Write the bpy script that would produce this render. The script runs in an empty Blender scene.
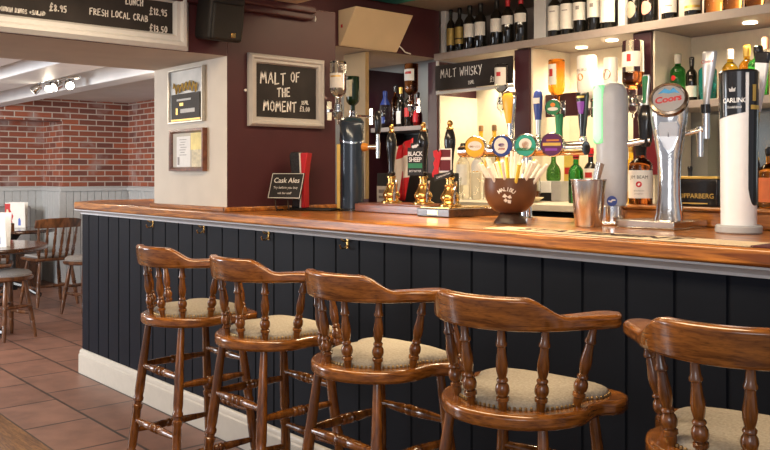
import bpy, math, random
from mathutils import Vector, Matrix
PI = math.pi
random.seed(7)
S = bpy.context.scene
COL = S.collection

# ------------------------------------------------------------------ camera, world, lights, exposure
cd = bpy.data.cameras.new('camera'); cam = bpy.data.objects.new('camera', cd); COL.objects.link(cam)
cam.location = (0, -2.10, 1.28)
cam.rotation_euler = (PI/2, 0, PI/2 - math.atan(735/850.0))
cd.lens = 36*850/770.0; cd.sensor_width = 36; cd.sensor_fit = 'HORIZONTAL'
cd.shift_y = -52/770.0; cd.clip_start = 0.02
S.camera = cam
S.view_settings.view_transform = 'Standard'; S.view_settings.look = 'None'
S.view_settings.exposure = 0.15; S.view_settings.gamma = 1.0
S.view_settings.use_curve_mapping = False
w = bpy.data.worlds.new('world'); S.world = w; w.use_nodes = True
w.node_tree.nodes['Background'].inputs[0].default_value = (0.92, 0.92, 1.0, 1)
w.node_tree.nodes['Background'].inputs[1].default_value = 0.36

def area(name, loc, target, sx, sy, power, col=(1, .85, .66), spread=180):
    l = bpy.data.lights.new(name, 'AREA'); l.shape = 'RECTANGLE'; l.size = sx; l.size_y = sy
    l.energy = power; l.color = col; l.spread = math.radians(spread)
    o = bpy.data.objects.new(name, l); COL.objects.link(o); o.location = loc
    o.rotation_euler = (Vector(target)-Vector(loc)).to_track_quat('-Z', 'Y').to_euler()
    return o
def spot(name, loc, target, power, col=(1, .8, .55), ang=80, blend=.6, rad=.03):
    l = bpy.data.lights.new(name, 'SPOT'); l.energy = power; l.color = col
    l.spot_size = math.radians(ang); l.spot_blend = blend; l.shadow_soft_size = rad
    o = bpy.data.objects.new(name, l); COL.objects.link(o); o.location = loc
    o.rotation_euler = (Vector(target)-Vector(loc)).to_track_quat('-Z', 'Y').to_euler()
    return o
# daylight from the windows behind and right of the viewpoint; warm lamps in the ceilings, plus added unseen fills
area('window_light', (0.9, -3.6, 1.7), (-2.5, -0.3, .9), 1.8, 1.3, 24, (.92, .95, 1))
area('window_light_room', (-6.6, -3.6, 1.5), (-7.6, .6, 1.2), 2.4, 1.4, 170, (.9, .95, 1))
area('ceiling_light_front', (-1.9, -.95, 2.09), (-1.9, -.75, 0), 2.6, .35, 46, (1, .76, .48))
area('room_fill', (-7.8, -1.7, 1.95), (-8.2, .6, .3), 1.6, .6, 60, (1, .87, .70))  # unseen fill out of view at left, added to brighten the dining area
area('passage_fill', (-5.15, .75, 1.95), (-9.0, .9, .9), .5, .3, 26, (1, .87, .70))  # added fill hidden behind the wall end, aimed at the brick room
area('bar_light', (-2.5, .9, 2.34), (-2.6, .9, 1), 3.0, .3, 44, (1, .78, .5))
spot('recess_fill', (-4.45, 1.75, 2.03), (-4.55, 2.3, 1.5), 7, (1, .88, .72), 120, 1)  # added light without a fitting, lifts the dark recess wall
area('shelf_fill', (-2.6, .62, 2.32), (-2.8, 2.2, 2.2), 2.6, .06, 6, (1, .82, .60))  # added wash to brighten the top shelf and its bottles, no fitting
spot('bar_fill_right', (-.95, -.55, 2.1), (-1.30, .42, 1.3), 26, (1, .92, .82), 60, .8)  # extra unseen spot put in to brighten the white column font
spot('bar_spot', (-2.2, .55, 2.3), (-2.12, .33, 1.1), 120, (1, .78, .46), 56)
spot('bar_spot_pumps', (-2.9, .75, 2.3), (-2.6, .4, 1.1), 45, (1, .76, .45), 50)
for i, (x, y, p) in enumerate(((-3.75, 2.17, 48), (-3.08, 2.12, 24), (-2.80, 2.02, 24), (-2.02, 2.06, 22), (-1.20, 2.06, 18))):
    spot('niche_spot', (x, y, 2.020), (x, y-.04, 1), p, (1, .80, .50), 150, 1, .03)
# ------------------------------------------------------------------ materials
MATS = {}
def nm(name):
    m = bpy.data.materials.new(name); m.use_nodes = True
    return m, m.node_tree.nodes, m.node_tree.links, m.node_tree.nodes['Principled BSDF']
def mat(name, col, rough=.5, metal=0., trans=0., emit=None, es=1., coat=0., noise=.06, nscale=30, bump=0.0, ior=1.45, spec=.5):
    if name in MATS: return MATS[name]
    m, N, L, b = nm(name); MATS[name] = m
    b.inputs['Roughness'].default_value = rough; b.inputs['Metallic'].default_value = metal
    b.inputs['Transmission Weight'].default_value = trans; b.inputs['IOR'].default_value = ior
    b.inputs['Coat Weight'].default_value = coat; b.inputs['Coat Roughness'].default_value = .08
    b.inputs['Specular IOR Level'].default_value = spec
    b.inputs['Base Color'].default_value = (*col, 1)
    if emit: b.inputs['Emission Color'].default_value = (*emit, 1); b.inputs['Emission Strength'].default_value = es
    if noise or bump:
        tc = N.new('ShaderNodeTexCoord'); n = N.new('ShaderNodeTexNoise'); n.inputs['Scale'].default_value = nscale
        n.inputs['Detail'].default_value = 4
        L.new(tc.outputs['Object'], n.inputs['Vector'])
        if noise:
            r = N.new('ShaderNodeValToRGB')
            r.color_ramp.elements[0].position = .3; r.color_ramp.elements[1].position = .7
            r.color_ramp.elements[0].color = (*[c*(1-noise) for c in col], 1)
            r.color_ramp.elements[1].color = (*[min(1, c*(1+noise)) for c in col], 1)
            L.new(n.outputs['Fac'], r.inputs['Fac']); L.new(r.outputs['Color'], b.inputs['Base Color'])
        if bump:
            bp = N.new('ShaderNodeBump'); bp.inputs['Strength'].default_value = bump; bp.inputs['Distance'].default_value = .005
            L.new(n.outputs['Fac'], bp.inputs['Height']); L.new(bp.outputs['Normal'], b.inputs['Normal'])
    return m
def wood(name, dark, light, scale=(1, 1, 1), gscale=9., rough=.28, coat=.5, pores=.35):
    m, N, L, b = nm(name); MATS[name] = m
    tc = N.new('ShaderNodeTexCoord'); mp = N.new('ShaderNodeMapping'); mp.inputs['Scale'].default_value = scale
    L.new(tc.outputs['Object'], mp.inputs['Vector'])
    n = N.new('ShaderNodeTexNoise'); n.inputs['Scale'].default_value = gscale; n.inputs['Detail'].default_value = 6; n.inputs['Distortion'].default_value = 1.2
    L.new(mp.outputs['Vector'], n.inputs['Vector'])
    wv = N.new('ShaderNodeTexNoise'); wv.inputs['Scale'].default_value = gscale*5; wv.inputs['Detail'].default_value = 3
    L.new(mp.outputs['Vector'], wv.inputs['Vector'])
    r = N.new('ShaderNodeValToRGB'); r.color_ramp.elements[0].position = .34; r.color_ramp.elements[1].position = .66
    r.color_ramp.elements[0].color = (*dark, 1); r.color_ramp.elements[1].color = (*light, 1)
    L.new(n.outputs['Fac'], r.inputs['Fac'])
    r2 = N.new('ShaderNodeValToRGB'); r2.color_ramp.elements[0].position = .36; r2.color_ramp.elements[1].position = .5
    r2.color_ramp.elements[0].color = (1-pores, 1-pores, 1-pores, 1); r2.color_ramp.elements[1].color = (1, 1, 1, 1)
    L.new(wv.outputs['Fac'], r2.inputs['Fac'])
    mx = N.new('ShaderNodeMix'); mx.data_type = 'RGBA'; mx.blend_type = 'MULTIPLY'; mx.inputs[0].default_value = 1
    L.new(r.outputs['Color'], mx.inputs[6]); L.new(r2.outputs['Color'], mx.inputs[7])
    L.new(mx.outputs[2], b.inputs['Base Color'])
    b.inputs['Roughness'].default_value = rough; b.inputs['Coat Weight'].default_value = coat; b.inputs['Coat Roughness'].default_value = .12
    bp = N.new('ShaderNodeBump'); bp.inputs['Strength'].default_value = .06; bp.inputs['Distance'].default_value = .003
    L.new(wv.outputs['Fac'], bp.inputs['Height']); L.new(bp.outputs['Normal'], b.inputs['Normal'])
    return m
def glass(name, col, rough=.03, ior=1.35): return mat(name, col, rough, 0, 1.0, noise=0, ior=ior)

STOOL = wood('varnished_stool_wood', (.10, .030, .0045), (.26, .088, .013), (2.5, 2.5, .5), 14, .22, .6, .3)
STOOLH = wood('varnished_rail_wood', (.115, .035, .005), (.32, .112, .017), (1.2, 1.2, 9), 9, .22, .65, .32)
OAK = wood('oiled_oak', (.17, .045, .006), (.60, .225, .040), (.55, 7, 9), 5, .3, .5)
OAK2 = wood('oak_lipping', (.22, .066, .010), (.58, .215, .04), (.6, 6, 5), 5, .3, .5)
CHAIRW = wood('dark_chair_wood', (.055, .019, .007), (.21, .08, .027), (1.2, 1.2, .35), 11, .3, .5)
TABLEW = wood('dark_table_wood', (.035, .014, .007), (.085, .034, .016), (1, 5, 1), 8, .22, .5)
MAHOG = wood('red_plinth_wood', (.16, .045, .018), (.32, .10, .04), (.8, 6, 8), 6, .3, .4)
BLACKP = mat('black_gloss', (.012, .012, .014), .18, coat=.5, noise=0)
BLACKM = mat('black_matt', (.013, .012, .012), .6, noise=.1)
CHALK = mat('chalkboard_black', (.022, .018, .018), .75, noise=.35, nscale=8)
WHITE_CHALK = mat('white_chalk', (.82, .80, .78), .9, noise=.1, nscale=120)
PANEL = mat('blue_black_paint', (.0070, .0092, .0150), .55, noise=.12, nscale=5, spec=.14)
SKIRT = mat('cream_gloss_paint', (.58, .53, .45), .35, noise=.03)
MOULD = mat('pale_grey_paint', (.60, .61, .63), .4, noise=.03)
PURPLE = mat('aubergine_paint', (.064, .016, .020), .42, noise=.08, nscale=6, bump=.02)
PURPLE_D = mat('aubergine_gloss', (.055, .014, .022), .35, noise=.08, nscale=6)
CREAM = mat('cream_wall_paint', (.61, .53, .43), .6, noise=.04, nscale=9, bump=.05)
BEIGE = mat('beige_ceiling_paint', (.50, .42, .34), .7, noise=.05, nscale=7)
CEILW = mat('white_ceiling_paint', (.68, .64, .60), .7, noise=.05, nscale=5)
BEAMW = mat('white_beam_paint', (.75, .76, .78), .5, noise=.04, nscale=6)
GREYP = mat('grey_panel_paint', (.52, .53, .53), .5, noise=.04)
SHELFP = mat('mushroom_shelf_paint', (.33, .28, .265), .45, noise=.05)
NICHEW = mat('white_niche_paint', (.74, .68, .57), .5, noise=.03)
GREYBACK = mat('grey_back_paint', (.33, .34, .33), .45, noise=.06, nscale=4)
TAN = mat('tan_board', (.33, .22, .10), .5, noise=.1, nscale=5)
BRASS = mat('polished_brass', (.72, .46, .16), .22, 1, noise=.05)
CHROME = mat('chrome', (.80, .80, .80), .10, 1, noise=0)
STEEL = mat('brushed_steel', (.66, .64, .61), .26, 1, noise=.06, nscale=60)
SILVER = mat('satin_silver', (.62, .64, .68), .32, .7, noise=.03)
FABRIC = mat('beige_moquette', (.35, .315, .26), .95, noise=.2, nscale=160, bump=.35)
FABG = mat('grey_upholstery', (.26, .25, .25), .95, noise=.15, nscale=120, bump=.3)
WHITEP = mat('white_plastic', (.83, .83, .85), .3, noise=.02)
PAPER = mat('white_paper', (.80, .78, .74), .8, noise=.04)
CREAMP = mat('cream_label_paper', (.72, .64, .46), .8, noise=.08, nscale=60)
GOLDP = mat('gold_label_paper', (.42, .30, .09), .5, .3, noise=.1, nscale=60)
RED = mat('red_foil', (.55, .02, .03), .35, noise=.05)
REDP = mat('red_paint', (.50, .03, .03), .45, noise=.05)
GREEN = mat('green_paint', (.02, .20, .08), .4, noise=.05)
TEAL = mat('teal_paint', (.02, .30, .28), .5, noise=.05)
BLUE = mat('blue_paint', (.03, .06, .28), .35, noise=.05)
PURP2 = mat('violet_paint', (.22, .05, .38), .35, noise=.05)
YELLOW = mat('amber_badge', (.85, .48, .04), .35, noise=.05)
GREY = mat('grey_plastic', (.40, .40, .41), .4, noise=.03)
GOLD = mat('gold_paint', (.72, .48, .12), .35, .5, noise=.05)
DARKWINE = mat('dark_wine_glass', (.010, .009, .007), .06, coat=.6, noise=0)
G_CLEAR = glass('clear_glass', (.93, .95, .95)); G_GREEN = glass('green_glass', (.04, .32, .07))
G_DGREEN = glass('dark_green_glass', (.05, .20, .04)); G_AMBER = glass('amber_spirit', (.90, .30, .025))
G_GOLD = glass('golden_spirit', (.92, .58, .06)); G_BROWN = glass('brown_spirit', (.40, .12, .03))
G_TEAL = glass('teal_glass', (.02, .36, .42)); G_WHITE = mat('white_bottle', (.88, .86, .82), .3, noise=.02)
G_BLUE = glass('blue_glass', (.25, .35, .80))

def brick():
    m, N, L, b = nm('old_red_brick')
    tc = N.new('ShaderNodeTexCoord'); sp = N.new('ShaderNodeSeparateXYZ'); ad = N.new('ShaderNodeMath'); ad.operation = 'ADD'; cb = N.new('ShaderNodeCombineXYZ')
    L.new(tc.outputs['Object'], sp.inputs[0]); L.new(sp.outputs[0], ad.inputs[0]); L.new(sp.outputs[1], ad.inputs[1])
    L.new(ad.outputs[0], cb.inputs[0]); L.new(sp.outputs[2], cb.inputs[1])
    nz = N.new('ShaderNodeTexNoise'); nz.inputs['Scale'].default_value = 3.5; nz.inputs['Detail'].default_value = 5; L.new(cb.outputs[0], nz.inputs['Vector'])
    bt = N.new('ShaderNodeTexBrick'); L.new(cb.outputs[0], bt.inputs['Vector'])
    bt.inputs['Scale'].default_value = 1; bt.inputs['Brick Width'].default_value = .205; bt.inputs['Row Height'].default_value = .0655
    bt.inputs['Mortar Size'].default_value = .0075; bt.inputs['Mortar Smooth'].default_value = .3; bt.inputs['Bias'].default_value = -.1
    bt.inputs['Color1'].default_value = (.35, .10, .052, 1); bt.inputs['Color2'].default_value = (.14, .055, .045, 1); bt.inputs['Mortar'].default_value = (.52, .44, .38, 1)
    r = N.new('ShaderNodeValToRGB'); r.color_ramp.elements[0].position = .56; r.color_ramp.elements[1].position = .70
    r.color_ramp.elements[0].color = (0, 0, 0, 1); r.color_ramp.elements[1].color = (.6, .6, .6, 1)
    L.new(nz.outputs['Fac'], r.inputs['Fac'])
    mx = N.new('ShaderNodeMix'); mx.data_type = 'RGBA'; L.new(r.outputs['Color'], mx.inputs[0]); L.new(bt.outputs['Color'], mx.inputs[6]); mx.inputs[7].default_value = (.42, .34, .32, 1)
    L.new(mx.outputs[2], b.inputs['Base Color']); b.inputs['Roughness'].default_value = .85
    bp = N.new('ShaderNodeBump'); bp.invert = True; bp.inputs['Strength'].default_value = .5; bp.inputs['Distance'].default_value = .01
    L.new(bt.outputs['Fac'], bp.inputs['Height']); L.new(bp.outputs['Normal'], b.inputs['Normal'])
    return m
BRICK = brick()
def tiles():
    m, N, L, b = nm('terracotta_tiles')
    tc = N.new('ShaderNodeTexCoord'); mp = N.new('ShaderNodeMapping'); mp.inputs['Location'].default_value = (5.02+.475*3, .025+.335*10, 0)
    L.new(tc.outputs['Object'], mp.inputs['Vector'])
    bt = N.new('ShaderNodeTexBrick'); bt.offset = 0.65; L.new(mp.outputs['Vector'], bt.inputs['Vector'])
    bt.inputs['Scale'].default_value = 1; bt.inputs['Brick Width'].default_value = .475; bt.inputs['Row Height'].default_value = .335
    bt.inputs['Mortar Size'].default_value = .008; bt.inputs['Mortar Smooth'].default_value = .15
    bt.inputs['Color1'].default_value = (.31, .16, .112, 1); bt.inputs['Color2'].default_value = (.24, .118, .082, 1); bt.inputs['Mortar'].default_value = (.05, .032, .026, 1)
    nz = N.new('ShaderNodeTexNoise'); nz.inputs['Scale'].default_value = 7; nz.inputs['Detail'].default_value = 6; L.new(tc.outputs['Object'], nz.inputs['Vector'])
    r = N.new('ShaderNodeValToRGB'); r.color_ramp.elements[0].position = .3; r.color_ramp.elements[1].position = .75
    r.color_ramp.elements[0].color = (.72, .70, .70, 1); r.color_ramp.elements[1].color = (1.15, 1.12, 1.1, 1); L.new(nz.outputs['Fac'], r.inputs['Fac'])
    mx = N.new('ShaderNodeMix'); mx.data_type = 'RGBA'; mx.blend_type = 'MULTIPLY'; mx.inputs[0].default_value = 1
    L.new(bt.outputs['Color'], mx.inputs[6]); L.new(r.outputs['Color'], mx.inputs[7]); L.new(mx.outputs[2], b.inputs['Base Color'])
    b.inputs['Roughness'].default_value = .42
    bp = N.new('ShaderNodeBump'); bp.invert = True; bp.inputs['Strength'].default_value = .35; bp.inputs['Distance'].default_value = .006
    L.new(bt.outputs['Fac'], bp.inputs['Height']); L.new(bp.outputs['Normal'], b.inputs['Normal'])
    return m
TILES = tiles()
BOARDS = wood('oak_floorboards', (.14, .055, .016), (.34, .16, .05), (.8, 6, 1), 6, .4, .2)

# ------------------------------------------------------------------ mesh helpers
class B:
    def __init__(s): s.v = []; s.f = []; s.mi = []; s.M = Matrix.Identity(4)
    def add(s, vs, fs, mi=0):
        o = len(s.v); s.v += [tuple(s.M @ Vector(p)) for p in vs]; s.f += [tuple(i+o for i in q) for q in fs]
        s.mi += [mi]*len(fs); return s
    def box(s, x0, x1, y0, y1, z0, z1, mi=0, faces=None):
        vs = [(x0,y0,z0),(x1,y0,z0),(x1,y1,z0),(x0,y1,z0),(x0,y0,z1),(x1,y0,z1),(x1,y1,z1),(x0,y1,z1)]
        fs = [(0,3,2,1),(4,5,6,7),(0,1,5,4),(1,2,6,5),(2,3,7,6),(3,0,4,7)]  # -z +z -y +x +y -x
        s.add(vs, fs, mi)
        if faces:
            for k, v in faces.items(): s.mi[-6+['-z','+z','-y','+x','+y','-x'].index(k)] = v
        return s
    def lathe(s, prof, seg=20, x=0, y=0, mi=0, a0=0, a1=2*PI, cap=True, sx=1, sy=1):
        full = abs(a1-a0-2*PI) < 1e-6; n = seg if full else seg+1
        vs = [(x+r*sx*math.cos(a0+(a1-a0)*i/seg), y+r*sy*math.sin(a0+(a1-a0)*i/seg), z) for r, z in prof for i in range(n)]
        fs = []
        for k in range(len(prof)-1):
            for i in range(seg):
                j = (i+1) % n if full else i+1
                fs.append((k*n+i, k*n+j, (k+1)*n+j, (k+1)*n+i))
        if full and cap:
            if prof[0][0] > 1e-6: fs.append(tuple(range(n))[::-1])
            if prof[-1][0] > 1e-6: fs.append(tuple((len(prof)-1)*n+i for i in range(n)))
        return s.add(vs, fs, mi)
    def axis(s, p0, p1, prof, seg=12, mi=0):     # lathe along p0->p1, prof = (t, r)
        p0, p1 = Vector(p0), Vector(p1); L = (p1-p0).length
        q = (p1-p0).to_track_quat('Z', 'Y').to_matrix().to_4x4(); old = s.M
        s.M = old @ Matrix.Translation(p0) @ q
        s.lathe([(r, t*L) for t, r in prof], seg, mi=mi); s.M = old; return s
    def rod(s, p0, p1, r, seg=10, r1=None, mi=0): return s.axis(p0, p1, [(0, r), (1, r if r1 is None else r1)], seg, mi)
    def tube(s, pts, r, seg=8, mi=0):
        pts = [Vector(p) for p in pts]; rs = r if isinstance(r, (list, tuple)) else [r]*len(pts)
        vs = []; fs = []; up = Vector((0, 0, 1))
        for i, p in enumerate(pts):
            t = (pts[min(i+1, len(pts)-1)]-pts[max(i-1, 0)]).normalized()
            if i == 0:
                a = t.orthogonal().normalized()
            else:
                a = (a - t*a.dot(t)).normalized()
            b = t.cross(a)
            vs += [p+rs[i]*(math.cos(2*PI*k/seg)*a+math.sin(2*PI*k/seg)*b) for k in range(seg)]
        for i in range(len(pts)-1):
            for k in range(seg):
                j = (k+1) % seg; fs.append((i*seg+k, i*seg+j, (i+1)*seg+j, (i+1)*seg+k))
        fs += [tuple(range(seg))[::-1], tuple((len(pts)-1)*seg+k for k in range(seg))]
        return s.add(vs, fs, mi)
    def prism(s, out, z0, z1, mi=0):
        n = len(out); vs = [(x, y, z0) for x, y in out]+[(x, y, z1) for x, y in out]
        fs = [tuple(range(n))[::-1], tuple(range(n, 2*n))]+[(i, (i+1) % n, n+(i+1) % n, n+i) for i in range(n)]
        return s.add(vs, fs, mi)
    def loft(s, rings, mi=0, closed=True):
        n = len(rings[0]); vs = [p for r in rings for p in r]; fs = []
        for k in range(len(rings)-1):
            for i in range(n):
                j = (i+1) % n; fs.append((k*n+i, k*n+j, (k+1)*n+j, (k+1)*n+i))
        if closed: fs += [tuple(range(n))[::-1], tuple((len(rings)-1)*n+i for i in range(n))]
        return s.add(vs, fs, mi)
    def sweep(s, path, prof, mi=0):              # path [(x,y)], prof [(out,z)] closed; out is to the right of travel
        rings = []
        for i, p in enumerate(path):
            ns = []
            for a, b in ((i-1, i), (i, i+1)):
                if a >= 0 and b < len(path):
                    dx, dy = path[b][0]-path[a][0], path[b][1]-path[a][1]; l = math.hypot(dx, dy); ns.append((dy/l, -dx/l))
            nx = sum(q[0] for q in ns)/len(ns); ny = sum(q[1] for q in ns)/len(ns); l2 = nx*nx+ny*ny
            nx /= l2; ny /= l2
            rings.append([(p[0]+nx*o, p[1]+ny*o, z) for o, z in prof])
        return s.loft(rings, mi)
    def build(s, name, m, parent=None, bevel=0, smooth=True, ang=40, seg=2, loc=None):
        me = bpy.data.meshes.new(name); me.from_pydata(s.v, [], s.f)
        for q in (m if isinstance(m, (list, tuple)) else [m]): me.materials.append(q)
        me.polygons.foreach_set('material_index', s.mi)
        me.validate(); me.update()
        import bmesh
        bm = bmesh.new(); bm.from_mesh(me); bmesh.ops.recalc_face_normals(bm, faces=bm.faces); bm.to_mesh(me); bm.free()
        if smooth:
            me.polygons.foreach_set('use_smooth', [True]*len(me.polygons)); me.set_sharp_from_angle(angle=math.radians(ang))
        o = bpy.data.objects.new(name, me); COL.objects.link(o)
        if bevel:
            md = o.modifiers.new('bevel', 'BEVEL'); md.width = bevel; md.segments = seg; md.limit_method = 'ANGLE'; md.angle_limit = math.radians(35); md.harden_normals = False
        if parent: o.parent = parent
        if loc: o.location = loc
        return o
def tag(o, label, cat, group=None, kind=None):
    o['label'] = label; o['category'] = cat
    if group: o['group'] = group
    if kind: o['kind'] = kind
    return o
def thing(name, label, cat, loc=(0, 0, 0), rz=0, group=None):
    o = bpy.data.objects.new(name, None); COL.objects.link(o); o.empty_display_size = .05
    o.location = loc; o.rotation_euler = (0, 0, rz); return tag(o, label, cat, group)
def struct(name, b, m, bevel=0, label=None, smooth=True):
    o = b.build(name, m, None, bevel, smooth); o['kind'] = 'structure'
    if label: o['label'] = label
    return o
def copy_tree(o, parent=None):
    c = o.copy(); COL.objects.link(c)
    if parent: c.parent = parent
    for ch in list(o.children): copy_tree(ch, c)
    return c
# ---- writing
_tc = {}
def glyphs(body, size, spacing=1.0, align='CENTER', off=0):
    k = (body, size, spacing, align, off)
    if k not in _tc:
        cu = bpy.data.curves.new('t', 'FONT'); cu.body = body; cu.size = size; cu.align_x = align; cu.align_y = 'CENTER'
        cu.space_character = spacing; cu.offset = off; cu.resolution_u = 3
        o = bpy.data.objects.new('t', cu); COL.objects.link(o); dg = bpy.context.evaluated_depsgraph_get()
        me = bpy.data.meshes.new_from_object(o.evaluated_get(dg))
        _tc[k] = ([tuple(v.co) for v in me.vertices], [tuple(p.vertices) for p in me.polygons])
        bpy.data.objects.remove(o); bpy.data.meshes.remove(me)
    return _tc[k]
def lettering(lines, m, parent, fmap, name='lettering'):
    for body, size, u, v, *rest in lines:
        b = B(); vs, fs = glyphs(body, size, *(rest or (1.0,)))
        b.add([fmap(x+u, y+v) for x, y, z in vs], fs); b.build(name, m, parent, smooth=False)
STROKE = {
 'A':[[(0,0),(.3,1),(.6,0)],[(.12,.38),(.5,.4)]], 'B':[[(0,0),(.02,1),(.4,.9),(.42,.6),(.05,.52),(.5,.4),(.48,.08),(0,0)]],
 'C':[[(.55,.85),(.3,1),(.05,.7),(.03,.3),(.25,0),(.55,.12)]], 'D':[[(0,0),(0,1),(.4,.85),(.55,.5),(.4,.12),(0,0)]],
 'E':[[(.5,1),(.02,.97),(0,0),(.52,.02)],[(0,.5),(.4,.52)]], 'F':[[(.55,1),(.05,.95),(.03,0)],[(.03,.52),(.42,.55)]],
 'G':[[(.55,.85),(.3,1),(.05,.7),(.05,.25),(.3,0),(.55,.2),(.55,.45),(.32,.45)]], 'H':[[(0,1),(.02,0)],[(.5,1),(.48,0)],[(0,.5),(.5,.54)]], 'I':[[(.1,1),(.1,0)]], 'K':[[(0,1),(0,0)],[(.5,1),(.04,.45),(.55,0)]],
 'L':[[(.02,1),(0,0),(.5,.05)]], 'M':[[(0,0),(.1,1),(.35,.35),(.62,1),(.72,0)]], 'N':[[(0,0),(.05,1),(.48,0),(.52,1)]],
 'O':[[(.3,1),(.05,.75),(.05,.25),(.3,0),(.55,.25),(.55,.75),(.3,1)]], 'P':[[(0,0),(.03,1),(.45,.85),(.42,.55),(.02,.48)]],
 'R':[[(0,0),(.03,1),(.45,.86),(.4,.55),(.05,.48),(.55,0)]], 'S':[[(.5,.88),(.25,1),(.05,.8),(.15,.55),(.45,.42),(.5,.15),(.25,0),(0,.12)]],
 'T':[[(-.02,.95),(.6,1)],[(.28,.97),(.26,0)]], 'U':[[(0,1),(.03,.2),(.25,0),(.5,.2),(.52,1)]], 'W':[[(0,1),(.15,0),(.38,.65),(.55,0),(.78,1)]],
 'Y':[[(0,1),(.28,.5)],[(.58,1),(.15,-.15)]], '+':[[(.05,.45),(.5,.47)],[(.27,.7),(.27,.2)]], '£':[[(.55,.85),(.35,1.1),(.22,.8),(.25,.2),(0,-.05),(.55,0)],[(.05,.5),(.48,.52)]],
 '0':[[(.25,.9),(.03,.6),(.05,.2),(.25,0),(.45,.25),(.42,.7),(.25,.9)]], '1':[[(.05,.75),(.2,.95),(.2,0)]], '2':[[(.02,.7),(.2,.92),(.4,.7),(.02,.02),(.45,.05)]],
 '3':[[(.02,.85),(.3,.9),(.35,.65),(.12,.5),(.42,.35),(.3,.03),(0,.05)]], '5':[[(.45,.9),(.08,.88),(.05,.5),(.35,.5),(.42,.2),(.25,0),(.02,.05)]],
 '8':[[(.25,.5),(.05,.7),(.22,.92),(.4,.72),(.05,.2),(.22,0),(.42,.22),(.25,.5)]], '9':[[(.4,.6),(.15,.5),(.05,.75),(.25,.92),(.4,.75),(.35,0)]], '.':[[(.05,0),(.1,.06)]],
 '-':[[(.05,.4),(.45,.42)]]}
def chalk(lines, parent, fmap, m=None, name='chalk_writing'):
    rnd = random.Random(5)
    for text, h, u, v, wd in lines:
        x = u; b = B()
        for ch in text:
            if ch == ' ': x += h*.45; continue
            g = STROKE[ch]; mx = max(p[0] for q in g for p in q); dy = rnd.uniform(-.06, .06)*h
            for q in g:
                P = [Vector((x+p[0]*h*.8, v+dy+p[1]*h+.08*h*p[0])) for p in q]
                for a, c in zip(P[:-1], P[1:]):
                    t = (c-a).normalized(); n = Vector((-t.y, t.x))*wd*rnd.uniform(.4, .65); a2 = a-t*wd*.3; c2 = c+t*wd*.3
                    b.add([fmap(*p) for p in (a2-n, c2-n, c2+n, a2+n)], [(0, 1, 2, 3)])
            x += (mx*.8+.22)*h
        b.build(name, m or WHITE_CHALK, parent, smooth=False)

H = 1.096
# ------------------------------------------------------------------ THE SETTING
struct('floor', B().box(-10.9, 1.6, -3.9, 2.6, -.05, 0), TILES)
struct('trim_1', B().box(-10.9, 1.6, -3.9, -.70, 0, .004), BOARDS, label='oak floorboards in front of the tiles')
struct('ceiling', B().box(-10.9, -4.31, -3.9, .6, 2.12, 2.2).box(-10.9, -5.8, .6, 2.6, 2.12, 2.2), CEILW, label='white ceiling over the dining area')
struct('ceiling_1', B().box(-3.535, 1.6, -3.9, .33, 2.12, 2.6, faces={'+y': 1}), [BEIGE, PURPLE], label='low beige ceiling on the customer side')
struct('ceiling_2', B().box(-5.8, 1.6, .33, 2.6, 2.37, 2.45), mat('brown_beige_ceiling', (.34, .27, .22), .6, noise=.08, nscale=3), label='ceiling behind the bar')
struct('trim_2', B().box(-4.05, -3.6, .95, 1.5, 2.355, 2.37), TEAL, label='teal painted ceiling strip')
for i, (y0, y1) in enumerate(((-.52, -.30), (-.07, .25), (.62, .80))):
    struct('trim_%d' % (3+i), B().box(-10.4, -4.31, y0, y1, 2.0, 2.12), BEAMW, .008, label='white painted ceiling beam')
# left dining room walls
wl = B()
wl.box(-10.0, -9.75, 1.47, 2.6, 0, 2.12); wl.box(-10.0, -9.75, -3.9, 1.47, 1.87, 2.12); wl.box(-10.6, -10.4, -3.9, 1.47, 0, 2.0); wl.box(-10.6, -10, 1.47, 1.6, 0, 2.1)
struct('wall_left', wl, BRICK, smooth=False)
struct('wall_back_left', B().box(-9.75, -5.86, 2.25, 2.5, 0, 2.12), BRICK, smooth=False)
def dado(name, axis, c, a0, a1, label):
    b = B(); n = int(abs(a1-a0)/.09)+1
    for k in range(n):
        s0 = a0+(a1-a0)*k/n; s1 = a0+(a1-a0)*(k+1)/n-.006*(1 if a1 > a0 else -1)
        lo, hi = min(s0, s1), max(s0, s1)
        if axis == 'x': b.box(c, c+.02, lo, hi, 0, 1.07)
        else: b.box(lo, hi, c-.02, c, 0, 1.07)
    lo, hi = min(a0, a1), max(a0, a1)
    if axis == 'x': b.box(c-.01, c+.045, lo, hi, 1.07, 1.11); b.box(c-.01, c+.03, lo, hi, 1.11, 1.125)
    else: b.box(lo, hi, c-.045, c+.01, 1.07, 1.11); b.box(lo, hi, c-.03, c+.01, 1.11, 1.125)
    return struct(name, b, GREYP, .003, label=label)
dado('trim_6', 'x', -9.75, 1.42, 2.25, 'grey dado panelling and rail')
dado('trim_7', 'y', 2.25, -9.70, -5.86, 'grey dado panelling and rail')
dado('trim_8', 'x', -10.4, -3.0, 1.47, 'grey dado panelling in the recess')
dado('trim_9', 'y', 1.47, -10.40, -9.75, 'grey dado panelling on the recess side')
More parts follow.
